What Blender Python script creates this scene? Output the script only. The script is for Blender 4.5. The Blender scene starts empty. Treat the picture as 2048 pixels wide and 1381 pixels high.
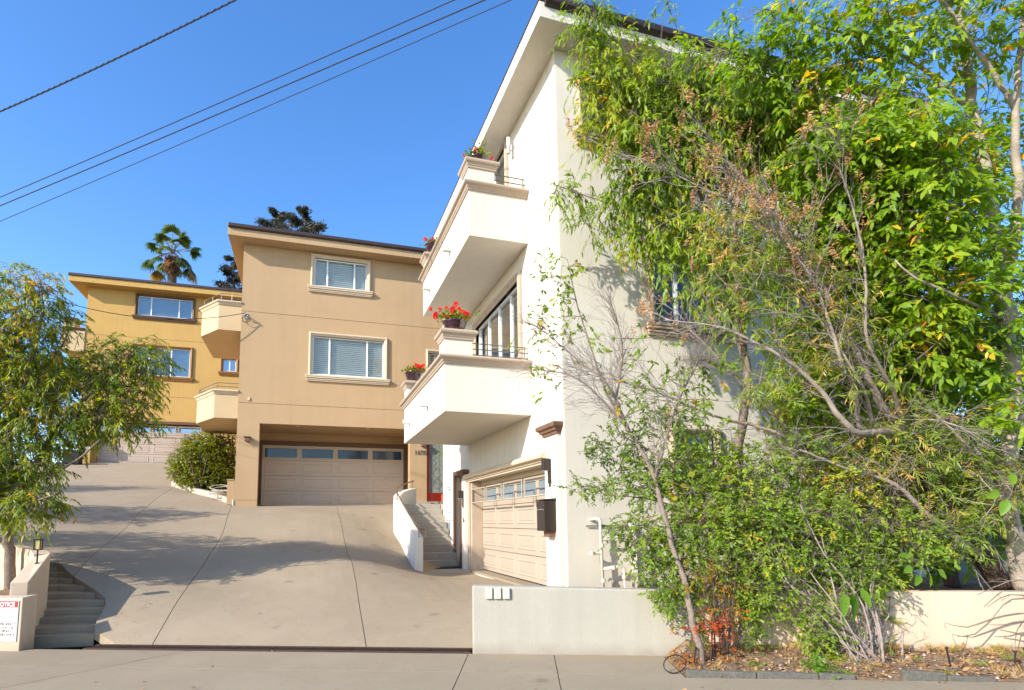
import bpy, math, random
import numpy as np
from mathutils import Vector, Matrix
from mathutils.geometry import delaunay_2d_cdt

random.seed(7)
rng = np.random.default_rng(11)
SC = bpy.context.scene
COL = SC.collection

# ------------------------------------------------------------------ camera, sky, sun, exposure
FPX, PPX, PPY = 1122.0, 951.0, 920.0            # focal length and principal point of the photograph, in its pixels
CAM = np.array([0.0, 0.0, 1.6])
def _vp(x, y):
    a = np.array([x - PPX, -(y - PPY), -FPX]); return a / np.linalg.norm(a)
_Y = _vp(612, 1045); _X = _vp(4700, 1010); _X = _X - _Y * (_X @ _Y); _X /= np.linalg.norm(_X)
RW = np.array([_X, _Y, np.cross(_X, _Y)])      # world = RW @ camera
cam_data = bpy.data.cameras.new('camera'); cam = bpy.data.objects.new('camera', cam_data); COL.objects.link(cam)
cam_data.sensor_width = 36.0; cam_data.sensor_fit = 'HORIZONTAL'; cam_data.lens = FPX / 2048 * 36
cam_data.shift_x = (1024 - PPX) / 2048; cam_data.shift_y = (PPY - 690.5) / 2048
cam_data.clip_start = 0.05; cam_data.clip_end = 5000
m4 = np.eye(4); m4[:3, :3] = RW; m4[:3, 3] = CAM
cam.matrix_world = Matrix(m4.tolist())
SC.camera = cam

SUN_AZ, SUN_EL = math.radians(66.0), math.radians(28.0)      # direction the light travels: from +Y towards +X
LIGHT = np.array([math.sin(SUN_AZ) * math.cos(SUN_EL), math.cos(SUN_AZ) * math.cos(SUN_EL), -math.sin(SUN_EL)])
world = bpy.data.worlds.new('World'); SC.world = world; world.use_nodes = True
wn = world.node_tree.nodes; wl = world.node_tree.links
bgn = wn['Background']; sky = wn.new('ShaderNodeTexSky'); sky.sky_type = 'NISHITA'; sky.sun_disc = False
sky.sun_elevation = SUN_EL; sky.sun_rotation = SUN_AZ + math.pi
sky.altitude = 100; sky.air_density = 1.0; sky.dust_density = 0.6; sky.ozone_density = 2.2
hs = wn.new('ShaderNodeHueSaturation'); hs.inputs['Saturation'].default_value = 1.27; hs.inputs['Hue'].default_value = 0.507
wl.new(sky.outputs[0], hs.inputs['Color']); wl.new(hs.outputs[0], bgn.inputs[0])
bgn.inputs[1].default_value = 0.15
sd = bpy.data.lights.new('sun', 'SUN'); sun = bpy.data.objects.new('sun', sd); COL.objects.link(sun)
sd.energy = 3.2; sd.angle = math.radians(0.55); sd.color = (1.0, 0.935, 0.83)
sun.rotation_euler = Vector(LIGHT.tolist()).to_track_quat('-Z', 'Y').to_euler(); sun.location = (-20, -10, 30)
SC.view_settings.view_transform = 'Standard'; SC.view_settings.look = 'None'
SC.view_settings.exposure = 1.26; SC.view_settings.gamma = 1.0; SC.view_settings.use_curve_mapping = False
SC.cycles.max_bounces = 8; SC.cycles.transparent_max_bounces = 16

def ray(px, py):
    return RW @ np.array([(px - PPX) / FPX, -(py - PPY) / FPX, -1.0])
def W(px, py, d):                                # the place seen at a photo pixel, d metres deep
    return CAM + ray(px, py) * d
def atY(px, py, y): r = ray(px, py); return CAM + r * (y / r[1])
def atX(px, py, x): r = ray(px, py); return CAM + r * (x / r[0])
def atZ(px, py, z): r = ray(px, py); return CAM + r * ((z - 1.6) / r[2])
CX, CY, CZ = RW @ np.array([1., 0, 0]), RW @ np.array([0, 1., 0]), RW @ np.array([0, 0, -1.])

# ------------------------------------------------------------------ materials
def mat(name, col, rough=0.7, col2=None, scale=3.0, bump=0.0, bscale=60.0, metal=0.0, spec=0.3, contrast=0.5, detail=6.0, streak=0.0, coat=0.0):
    m = bpy.data.materials.new(name); m.use_nodes = True
    n, l = m.node_tree.nodes, m.node_tree.links; b = n['Principled BSDF']
    b.inputs['Roughness'].default_value = rough; b.inputs['Metallic'].default_value = metal
    b.inputs['Specular IOR Level'].default_value = spec; b.inputs['Coat Weight'].default_value = coat
    tc = n.new('ShaderNodeTexCoord')
    c1 = (*col, 1); c2 = (*(col2 if col2 else tuple(min(1, x * 0.86) for x in col)), 1)
    nz = n.new('ShaderNodeTexNoise'); nz.inputs['Scale'].default_value = scale; nz.inputs['Detail'].default_value = detail
    nz.inputs['Roughness'].default_value = 0.62
    rp = n.new('ShaderNodeValToRGB'); rp.color_ramp.elements[0].position = 0.5 - contrast / 2; rp.color_ramp.elements[1].position = 0.5 + contrast / 2
    rp.color_ramp.elements[0].color = c2; rp.color_ramp.elements[1].color = c1
    l.new(tc.outputs['Object'], nz.inputs['Vector']); l.new(nz.outputs[0], rp.inputs[0])
    out = rp.outputs[0]
    if streak > 0:
        mp = n.new('ShaderNodeMapping'); mp.inputs['Scale'].default_value = (2.2, 2.2, 0.12)
        n2 = n.new('ShaderNodeTexNoise'); n2.inputs['Scale'].default_value = 2.5; n2.inputs['Detail'].default_value = 8
        r2 = n.new('ShaderNodeValToRGB'); r2.color_ramp.elements[0].position = 0.42; r2.color_ramp.elements[1].position = 0.75
        r2.color_ramp.elements[0].color = (1, 1, 1, 1); r2.color_ramp.elements[1].color = (1 - streak, 1 - streak, 1 - streak * 1.1, 1)
        mx = n.new('ShaderNodeMix'); mx.data_type = 'RGBA'; mx.blend_type = 'MULTIPLY'; mx.inputs[0].default_value = 1
        l.new(tc.outputs['Object'], mp.inputs[0]); l.new(mp.outputs[0], n2.inputs['Vector']); l.new(n2.outputs[0], r2.inputs[0])
        l.new(out, mx.inputs[6]); l.new(r2.outputs[0], mx.inputs[7]); out = mx.outputs[2]
    l.new(out, b.inputs['Base Color'])
    if bump > 0:
        bn = n.new('ShaderNodeTexNoise'); bn.inputs['Scale'].default_value = bscale; bn.inputs['Detail'].default_value = 4
        bp = n.new('ShaderNodeBump'); bp.inputs['Strength'].default_value = bump; bp.inputs['Distance'].default_value = 0.02
        l.new(tc.outputs['Object'], bn.inputs['Vector']); l.new(bn.outputs[0], bp.inputs['Height']); l.new(bp.outputs[0], b.inputs['Normal'])
    return m

def leaf_mat(name, stops, trans=0.45, rough=0.45, spec=0.35):
    """colour from the per-leaf 'tint' value through a ramp of (position, colour)"""
    m = bpy.data.materials.new(name); m.use_nodes = True
    n, l = m.node_tree.nodes, m.node_tree.links; b = n['Principled BSDF']; o = n['Material Output']
    at = n.new('ShaderNodeAttribute'); at.attribute_name = 'tint'
    rp = n.new('ShaderNodeValToRGB'); e = rp.color_ramp.elements
    while len(e) < len(stops): e.new(0.5)
    for q, (p, c) in zip(e, stops): q.position = p; q.color = (*c, 1)
    l.new(at.outputs['Fac'], rp.inputs[0]); l.new(rp.outputs[0], b.inputs['Base Color'])
    b.inputs['Roughness'].default_value = rough; b.inputs['Specular IOR Level'].default_value = spec
    tr = n.new('ShaderNodeBsdfTranslucent'); mx = n.new('ShaderNodeMixShader'); mx.inputs[0].default_value = trans
    hsv = n.new('ShaderNodeHueSaturation'); hsv.inputs['Hue'].default_value = 0.488; hsv.inputs['Saturation'].default_value = 1.1; hsv.inputs['Value'].default_value = 1.85
    l.new(rp.outputs[0], hsv.inputs['Color']); l.new(hsv.outputs[0], tr.inputs[0])
    l.new(b.outputs[0], mx.inputs[1]); l.new(tr.outputs[0], mx.inputs[2]); l.new(mx.outputs[0], o.inputs[0])
    return m

def glass_mat(name, tint, refl, dark):
    """window glass: part mirror, part see-through"""
    m = bpy.data.materials.new(name); m.use_nodes = True
    n, l = m.node_tree.nodes, m.node_tree.links; n.remove(n['Principled BSDF']); o = n['Material Output']
    t = n.new('ShaderNodeBsdfTransparent'); t.inputs[0].default_value = (*tint, 1)
    g = n.new('ShaderNodeBsdfGlossy'); g.inputs['Roughness'].default_value = 0.015; g.inputs[0].default_value = (0.9, 0.95, 1, 1)
    lw_ = n.new('ShaderNodeLayerWeight'); lw_.inputs[0].default_value = 0.5
    fr = n.new('ShaderNodeMath'); fr.operation = 'POWER'; fr.inputs[1].default_value = 3.0; l.new(lw_.outputs['Facing'], fr.inputs[0])
    ad = n.new('ShaderNodeMath'); ad.operation = 'ADD'; ad.use_clamp = True; ad.inputs[1].default_value = refl
    mx = n.new('ShaderNodeMixShader'); l.new(fr.outputs[0], ad.inputs[0]); l.new(ad.outputs[0], mx.inputs[0])
    tc = n.new('ShaderNodeTexCoord'); nz = n.new('ShaderNodeTexNoise'); nz.inputs['Scale'].default_value = 1.3; bp = n.new('ShaderNodeBump')
    bp.inputs['Strength'].default_value = 0.035; l.new(tc.outputs['Object'], nz.inputs['Vector']); l.new(nz.outputs[0], bp.inputs['Height']); l.new(bp.outputs[0], g.inputs['Normal'])
    l.new(t.outputs[0], mx.inputs[1]); l.new(g.outputs[0], mx.inputs[2]); l.new(mx.outputs[0], o.inputs[0])
    return m

def concrete(name, c1, c2, c3):
    m = mat(name, c1, 0.86, c2, 1.1, 0.25, 140, spec=0.2, contrast=0.55, detail=9)
    n, l = m.node_tree.nodes, m.node_tree.links; b = n['Principled BSDF']
    src = b.inputs['Base Color'].links[0].from_socket; tc = [q for q in n if q.type == 'TEX_COORD'][0]
    nz = n.new('ShaderNodeTexNoise'); nz.inputs['Scale'].default_value = 0.35; nz.inputs['Detail'].default_value = 10; nz.inputs['Roughness'].default_value = 0.7
    rp = n.new('ShaderNodeValToRGB'); rp.color_ramp.elements[0].position = 0.52; rp.color_ramp.elements[1].position = 0.78
    rp.color_ramp.elements[0].color = (0, 0, 0, 1); rp.color_ramp.elements[1].color = (0.75, 0.75, 0.75, 1)
    mx = n.new('ShaderNodeMix'); mx.data_type = 'RGBA'; mx.inputs[7].default_value = (*c3, 1)
    l.new(tc.outputs['Object'], nz.inputs['Vector']); l.new(nz.outputs[0], rp.inputs[0]); l.new(rp.outputs[0], mx.inputs[0]); l.new(src, mx.inputs[6])
    n3 = n.new('ShaderNodeTexNoise'); n3.inputs['Scale'].default_value = 260; n3.inputs['Detail'].default_value = 2
    r3 = n.new('ShaderNodeValToRGB'); r3.color_ramp.elements[0].position = 0.36; r3.color_ramp.elements[1].position = 0.62
    r3.color_ramp.elements[0].color = (0.8, 0.79, 0.78, 1); r3.color_ramp.elements[1].color = (1.06, 1.05, 1.04, 1)
    m2 = n.new('ShaderNodeMix'); m2.data_type = 'RGBA'; m2.blend_type = 'MULTIPLY'; m2.inputs[0].default_value = 1
    l.new(tc.outputs['Object'], n3.inputs['Vector']); l.new(n3.outputs[0], r3.inputs[0])
    l.new(mx.outputs[2], m2.inputs[6]); l.new(r3.outputs[0], m2.inputs[7]); out = m2.outputs[2]
    # hairline stains and drips
    vo = n.new('ShaderNodeTexNoise'); vo.inputs['Scale'].default_value = 1.7; vo.inputs['Detail'].default_value = 12; vo.inputs['Roughness'].default_value = 0.8
    r4 = n.new('ShaderNodeValToRGB'); r4.color_ramp.elements[0].position = 0.27; r4.color_ramp.elements[1].position = 0.4
    r4.color_ramp.elements[0].color = (0.72, 0.7, 0.68, 1); r4.color_ramp.elements[1].color = (1, 1, 1, 1)
    m3 = n.new('ShaderNodeMix'); m3.data_type = 'RGBA'; m3.blend_type = 'MULTIPLY'; m3.inputs[0].default_value = 1
    l.new(tc.outputs['Object'], vo.inputs['Vector']); l.new(vo.outputs[0], r4.inputs[0]); l.new(out, m3.inputs[6]); l.new(r4.outputs[0], m3.inputs[7])
    wv = n.new('ShaderNodeTexNoise'); wv.inputs['Scale'].default_value = 1.1; wv.inputs['Detail'].default_value = 7; wv.inputs['Roughness'].default_value = 0.65
    ab = n.new('ShaderNodeMath'); ab.operation = 'SUBTRACT'; ab.inputs[1].default_value = 0.5; l.new(tc.outputs['Object'], wv.inputs['Vector']); l.new(wv.outputs[0], ab.inputs[0])
    a2 = n.new('ShaderNodeMath'); a2.operation = 'ABSOLUTE'; l.new(ab.outputs[0], a2.inputs[0])
    r5 = n.new('ShaderNodeValToRGB'); r5.color_ramp.elements[0].position = 0.0; r5.color_ramp.elements[1].position = 0.006
    r5.color_ramp.elements[0].color = (0.8, 0.78, 0.76, 1); r5.color_ramp.elements[1].color = (1, 1, 1, 1); l.new(a2.outputs[0], r5.inputs[0])
    m4_ = n.new('ShaderNodeMix'); m4_.data_type = 'RGBA'; m4_.blend_type = 'MULTIPLY'; m4_.inputs[0].default_value = 0.8
    l.new(m3.outputs[2], m4_.inputs[6]); l.new(r5.outputs[0], m4_.inputs[7])
    vr = n.new('ShaderNodeTexVoronoi'); vr.inputs['Scale'].default_value = 1.15; vr.inputs['Randomness'].default_value = 1.0
    n6 = n.new('ShaderNodeTexNoise'); n6.inputs['Scale'].default_value = 14; n6.inputs['Detail'].default_value = 5
    ad = n.new('ShaderNodeMath'); ad.operation = 'MULTIPLY_ADD'; ad.inputs[1].default_value = 0.14; l.new(tc.outputs['Object'], vr.inputs['Vector']); l.new(tc.outputs['Object'], n6.inputs['Vector'])
    l.new(n6.outputs[0], ad.inputs[0]); l.new(vr.outputs['Distance'], ad.inputs[2])
    r6 = n.new('ShaderNodeValToRGB'); r6.color_ramp.elements[0].position = 0.11; r6.color_ramp.elements[1].position = 0.2
    r6.color_ramp.elements[0].color = (0.72, 0.71, 0.7, 1); r6.color_ramp.elements[1].color = (1, 1, 1, 1); l.new(ad.outputs[0], r6.inputs[0])
    m5 = n.new('ShaderNodeMix'); m5.data_type = 'RGBA'; m5.blend_type = 'MULTIPLY'; m5.inputs[0].default_value = 1
    l.new(m4_.outputs[2], m5.inputs[6]); l.new(r6.outputs[0], m5.inputs[7])
    oi = n.new('ShaderNodeObjectInfo'); mr = n.new('ShaderNodeMapRange'); mr.inputs[3].default_value = 0.94; mr.inputs[4].default_value = 1.04; l.new(oi.outputs['Random'], mr.inputs[0])
    hv = n.new('ShaderNodeHueSaturation'); l.new(m5.outputs[2], hv.inputs['Color']); l.new(mr.outputs[0], hv.inputs['Value'])
    l.new(hv.outputs[0], b.inputs['Base Color'])
    return m

M = dict(
 white=mat('white_stucco', (0.7, 0.645, 0.55), 0.9, (0.655, 0.6, 0.51), 1.3, 0.3, 130, spec=0.15, streak=0.06),
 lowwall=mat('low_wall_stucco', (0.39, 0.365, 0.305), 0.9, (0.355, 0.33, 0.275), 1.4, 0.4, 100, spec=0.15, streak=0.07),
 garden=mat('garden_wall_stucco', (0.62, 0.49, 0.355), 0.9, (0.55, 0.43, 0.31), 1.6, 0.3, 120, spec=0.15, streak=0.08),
 tan=mat('tan_stucco', (0.475, 0.325, 0.185), 0.9, (0.44, 0.3, 0.168), 1.0, 0.35, 160, spec=0.15, streak=0.05),
 yellow=mat('ochre_stucco', (0.56, 0.35, 0.118), 0.9, (0.51, 0.315, 0.105), 1.0, 0.35, 160, spec=0.15, streak=0.05),
 peach=mat('peach_stucco', (0.62, 0.45, 0.26), 0.9, None, 1.0, 0.3, 160, spec=0.15),
 trim=mat('cream_trim', (0.62, 0.5, 0.35), 0.75, (0.55, 0.44, 0.31), 5, 0.15, 90),
 trimw=mat('taupe_moulding', (0.46, 0.36, 0.27), 0.75, (0.41, 0.32, 0.24), 5, 0.15, 90),
 brown=mat('brown_wood_trim', (0.16, 0.085, 0.04), 0.55, (0.11, 0.055, 0.025), 9, 0.2, 40),
 orangewood=mat('orange_brown_trim', (0.36, 0.17, 0.045), 0.55, (0.26, 0.12, 0.03), 9, 0.2, 40),
 dark=mat('dark_metal_edge', (0.055, 0.032, 0.03), 0.45, (0.04, 0.024, 0.023), 4, 0.05, 20, spec=0.5),
 bronze=mat('dark_bronze', (0.05, 0.037, 0.03), 0.42, None, 6, 0.05, 60, metal=0.3, spec=0.5),
 umber=mat('umber_cap', (0.2, 0.11, 0.07), 0.7, (0.13, 0.07, 0.045), 8, 0.2, 60),
 door=mat('garage_door_paint', (0.66, 0.52, 0.385), 0.55, (0.62, 0.49, 0.36), 3, 0.06, 220, spec=0.3, streak=0.03),
 doorw=mat('beige_door_paint', (0.4, 0.325, 0.25), 0.55, (0.37, 0.3, 0.23), 3, 0.06, 220, spec=0.3, streak=0.03),
 doorp=mat('pinkish_door_paint', (0.47, 0.37, 0.29), 0.55, (0.44, 0.345, 0.27), 3, 0.06, 220, spec=0.3, streak=0.03),
 frame=mat('white_vinyl', (0.78, 0.78, 0.77), 0.4, (0.74, 0.74, 0.73), 3, spec=0.4),
 blind=mat('blind_slats', (0.74, 0.74, 0.71), 0.55, None, 3),
 reddoor=mat('red_lacquer', (0.22, 0.018, 0.008), 0.3, (0.16, 0.012, 0.006), 6, 0.05, 30, spec=0.5, coat=0.3),
 brdoor=mat('brown_door', (0.12, 0.07, 0.05), 0.45, (0.08, 0.045, 0.03), 8, 0.15, 30),
 rail=mat('painted_rail', (0.2, 0.175, 0.145), 0.4, None, 12, 0.05, 80, metal=0.5),
 railb=mat('bronze_rail', (0.3, 0.24, 0.17), 0.35, None, 12, 0.05, 80, metal=0.7),
 steel=mat('brushed_steel', (0.5, 0.49, 0.46), 0.45, None, 20, metal=0.5),
 lampglass=mat('frosted_glass', (0.9, 0.88, 0.82), 0.3, (0.86, 0.84, 0.78), 2),
 amber=mat('amber_glass', (0.62, 0.47, 0.2), 0.25, (0.5, 0.36, 0.13), 14),
 pot=mat('glazed_pot', (0.05, 0.016, 0.018), 0.1, (0.03, 0.012, 0.022), 7, spec=0.7, coat=0.8),
 soil=mat('planter_soil', (0.26, 0.17, 0.095), 0.95, (0.13, 0.085, 0.05), 14, 0.9, 60),
 earth=mat('hill_earth', (0.2, 0.17, 0.09), 0.95, (0.1, 0.1, 0.05), 0.6, 0.6, 8),
 bark=mat('grey_bark', (0.27, 0.21, 0.165), 0.9, (0.15, 0.11, 0.085), 18, 0.8, 50),
 barkw=mat('pale_bark', (0.42, 0.36, 0.28), 0.9, (0.24, 0.19, 0.145), 7, 0.6, 40),
 barkd=mat('dark_bark', (0.13, 0.085, 0.06), 0.92, (0.06, 0.04, 0.03), 16, 0.8, 40),
 limb=mat('pale_limb_bark', (0.37, 0.31, 0.255), 0.9, (0.21, 0.16, 0.125), 12, 0.6, 60),
 dead=mat('dead_twigs', (0.36, 0.3, 0.26), 0.9, (0.22, 0.17, 0.145), 14, 0.4, 70),
 black=mat('black_plastic', (0.018, 0.018, 0.02), 0.5, None, 8, 0.05, 60),
 wire=mat('black_cable', (0.03, 0.03, 0.035), 0.6, None, 30),
 paint=mat('white_enamel', (0.8, 0.8, 0.79), 0.35, (0.76, 0.76, 0.75), 4),
 red=mat('sign_red', (0.62, 0.04, 0.035), 0.4, (0.55, 0.035, 0.03), 4),
 ink=mat('sign_ink', (0.1, 0.09, 0.085), 0.6, None, 4),
 brownink=mat('sign_brown_ink', (0.22, 0.13, 0.1), 0.6, None, 4),
 beige=mat('beige_plastic', (0.52, 0.48, 0.38), 0.5, (0.48, 0.44, 0.35), 6),
 pipe=mat('painted_pipe', (0.66, 0.62, 0.53), 0.55, (0.55, 0.5, 0.42), 8, 0.1, 60),
 iron=mat('rusty_iron', (0.06, 0.04, 0.03), 0.75, (0.1, 0.055, 0.036), 22, 0.4, 90, metal=0.3),
 shade=mat('dark_interior', (0.03, 0.028, 0.026), 0.95, None, 2),
 room=mat('interior_wall', (0.2, 0.17, 0.14), 0.95, None, 2),
 matt=mat('door_mat', (0.1, 0.055, 0.035), 0.98, (0.03, 0.02, 0.018), 60, 0.8, 150),
 slate=mat('edging_stone', (0.16, 0.15, 0.125), 0.95, (0.09, 0.085, 0.07), 25, 0.6, 80),
 rock=mat('pebbles', (0.5, 0.43, 0.35), 0.9, (0.34, 0.28, 0.22), 9, 0.4, 50),
 orange=mat('orange_planter', (0.6, 0.1, 0.03), 0.45, None, 5),
 asphalt=mat('asphalt', (0.055, 0.054, 0.052), 0.92, (0.04, 0.04, 0.04), 30, 0.6, 200),
 kerbc=mat('curb_concrete', (0.52, 0.46, 0.37), 0.88, (0.34, 0.29, 0.23), 5, 0.35, 60, contrast=0.4),
 conc=concrete('driveway_concrete', (0.38, 0.308, 0.214), (0.318, 0.252, 0.17), (0.25, 0.196, 0.13)),
 walk=concrete('sidewalk_concrete', (0.345, 0.284, 0.2), (0.29, 0.236, 0.163), (0.23, 0.185, 0.126)),
 stepc=concrete('step_concrete', (0.44, 0.4, 0.33), (0.37, 0.335, 0.275), (0.33, 0.3, 0.25)),
 stepd=concrete('weathered_step', (0.43, 0.32, 0.205), (0.34, 0.25, 0.158), (0.25, 0.183, 0.115)),
 seam=mat('joint_dirt', (0.1, 0.08, 0.06), 0.95, None, 12),
 leadglass=mat('leaded_glass', (0.27, 0.29, 0.26), 0.2, (0.17, 0.19, 0.17), 9, spec=0.5),
 frostpane=mat('frosted_garage_pane', (0.2, 0.25, 0.28), 0.12, (0.16, 0.2, 0.23), 2, spec=0.2),
 darkpane=mat('dark_garage_pane', (0.05, 0.075, 0.11), 0.08, (0.035, 0.055, 0.085), 2, spec=0.5),
 glass=glass_mat('window_glass', (0.88, 0.92, 0.92), 0.03, None),
 glassy=glass_mat('sky_window_glass', (0.7, 0.78, 0.82), 0.11, None),
 glassb=glass_mat('bright_window_glass', (0.6, 0.66, 0.7), 0.3, None),
)
def splash(m, z0, z1, amt):
    n, l = m.node_tree.nodes, m.node_tree.links; b = n['Principled BSDF']; src = b.inputs['Base Color'].links[0].from_socket
    g = n.new('ShaderNodeNewGeometry'); sp = n.new('ShaderNodeSeparateXYZ'); nz = n.new('ShaderNodeTexNoise'); nz.inputs['Scale'].default_value = 5; nz.inputs['Detail'].default_value = 8
    ad = n.new('ShaderNodeMath'); ad.operation = 'MULTIPLY_ADD'; ad.inputs[1].default_value = -0.22; l.new(g.outputs['Position'], sp.inputs[0]); l.new(g.outputs['Position'], nz.inputs['Vector']); l.new(nz.outputs[0], ad.inputs[0]); l.new(sp.outputs['Z'], ad.inputs[2])
    mr = n.new('ShaderNodeMapRange'); mr.inputs[1].default_value = z0 - .11; mr.inputs[2].default_value = z1 - .11; mr.inputs[3].default_value = amt; mr.inputs[4].default_value = 0; l.new(ad.outputs[0], mr.inputs[0])
    mx = n.new('ShaderNodeMix'); mx.data_type = 'RGBA'; mx.inputs[7].default_value = (0.2, 0.155, 0.105, 1); l.new(mr.outputs[0], mx.inputs[0]); l.new(src, mx.inputs[6]); l.new(mx.outputs[2], b.inputs['Base Color'])
splash(M['lowwall'], 0.0, 0.16, 0.42); splash(M['garden'], 0.0, 0.2, 0.4)
GREEN = dict(
 willow=leaf_mat('narrow_leaf', [(0, (0.0864, 0.148, 0.0156)), (0.4, (0.173, 0.268, 0.0182)), (0.8, (0.288, 0.362, 0.0208)), (0.95, (0.432, 0.388, 0.0389)), (1, (0.576, 0.321, 0.0389))]),
 ash=leaf_mat('broad_leaf', [(0, (0.0806, 0.156, 0.013)), (0.45, (0.178, 0.299, 0.0156)), (0.82, (0.29, 0.391, 0.0195)), (0.96, (0.58, 0.468, 0.0324)), (1, (0.774, 0.417, 0.0389))], 0.5),
 small=leaf_mat('small_leaf', [(0, (0.0875, 0.144, 0.0233)), (0.5, (0.174, 0.272, 0.026)), (0.9, (0.312, 0.378, 0.0286)), (1, (0.583, 0.348, 0.0389))]),
 needle=leaf_mat('needle_leaf', [(0, (0.0792, 0.149, 0.0156)), (0.5, (0.175, 0.268, 0.0208)), (0.9, (0.317, 0.342, 0.0389)), (1, (0.602, 0.342, 0.0779))], 0.35),
 left=leaf_mat('yellowing_leaf', [(0, (0.0637, 0.117, 0.0142)), (0.4, (0.142, 0.208, 0.0142)), (0.78, (0.254, 0.286, 0.0165)), (0.93, (0.454, 0.363, 0.0236)), (1, (0.623, 0.286, 0.0236))]),
 box=leaf_mat('box_leaf', [(0, (0.0519, 0.0805, 0.00708)), (0.5, (0.168, 0.198, 0.0106)), (0.92, (0.311, 0.31, 0.0142)), (1, (0.441, 0.285, 0.0354))], 0.3, 0.35, 0.5),
 nandina=leaf_mat('nandina_leaf', [(0, (0.09, 0.16, 0.015)), (0.3, (0.36, 0.25, 0.02)), (0.6, (0.42, 0.12, 0.018)), (1, (0.45, 0.06, 0.025))]),
 dry=leaf_mat('dry_leaf', [(0, (0.22, 0.12, 0.06)), (0.5, (0.42, 0.23, 0.105)), (0.85, (0.52, 0.34, 0.17)), (1, (0.5, 0.17, 0.06))], 0.25, 0.8, 0.1),
 palm=leaf_mat('palm_leaf', [(0, (0.025, 0.05, 0.008)), (0.6, (0.08, 0.12, 0.014)), (0.9, (0.16, 0.19, 0.03)), (1, (0.36, 0.2, 0.05))], 0.3, 0.4, 0.5),
 conifer=leaf_mat('conifer_needles', [(0, (0.035, 0.038, 0.026)), (0.6, (0.07, 0.07, 0.045)), (1, (0.12, 0.1, 0.065))], 0.2),
 petal=leaf_mat('red_petal', [(0, (0.6, 0.008, 0.006)), (0.7, (0.85, 0.018, 0.01)), (1, (0.85, 0.06, 0.03))], 0.3),
 pink=leaf_mat('pink_petal', [(0, (0.5, 0.02, 0.06)), (1, (0.75, 0.07, 0.12))], 0.3),
 agave=leaf_mat('agave_leaf', [(0, (0.1, 0.16, 0.12)), (1, (0.24, 0.32, 0.26))], 0.15),
 straw=leaf_mat('straw', [(0, (0.36, 0.23, 0.09)), (0.6, (0.5, 0.36, 0.15)), (0.85, (0.33, 0.31, 0.06)), (1, (0.16, 0.24, 0.03))], 0.3, 0.8, 0.1),
 vine=leaf_mat('yellow_vine_leaf', [(0, (0.16, 0.26, 0.02)), (0.5, (0.36, 0.36, 0.025)), (1, (0.5, 0.33, 0.03))], 0.5),
 bright=leaf_mat('bright_leaf', [(0, (0.1, 0.24, 0.02)), (1, (0.22, 0.36, 0.03))], 0.5),
)

# ------------------------------------------------------------------ helpers
def origin_of(o):
    p = np.array(o.location[:])
    while o.parent: o = o.parent; p = p + np.array(o.location[:])
    return p
def tag(o, label=None, cat=None, group=None, kind=None):
    if label: o['label'] = label
    if cat: o['category'] = cat
    if group: o['group'] = group
    if kind: o['kind'] = kind
    return o
def empty(name, loc, label=None, cat=None, group=None):
    o = bpy.data.objects.new(name, None); COL.objects.link(o); o.location = [float(c) for c in loc]; o.empty_display_size = 0.2
    return tag(o, label, cat, group)
def link(name, me, parent=None, kind=None):
    o = bpy.data.objects.new(name, me); COL.objects.link(o)
    if parent: o.parent = parent
    if kind: o['kind'] = kind
    return o
def dup(o, parent=None, loc=None):
    c = o.copy(); COL.objects.link(c); c.parent = parent
    if loc is not None: c.location = loc
    for ch in list(o.children): dup(ch, c)
    return c

class Frame:                                     # a wall plane: u to the right as one faces it, v up, n outwards
    def __init__(s, o, u, n): s.o = np.array(o, float); s.u = np.array(u, float); s.n = np.array(n, float); s.v = np.array([0, 0, 1.])
    def p(s, u, v, n=0): return s.o + s.u * u + s.v * v + s.n * n
    def mat(s, u, v, n, rel):
        q = s.p(u, v, n) - rel; r = np.eye(4); r[:3, 0] = s.u; r[:3, 1] = s.v; r[:3, 2] = s.n; r[:3, 3] = q
        return Matrix(r.tolist())
def front(y): return Frame((0, y, 0), (1, 0, 0), (0, -1, 0))       # u = X
def sideL(x): return Frame((x, 0, 0), (0, -1, 0), (-1, 0, 0))      # u = -Y

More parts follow.
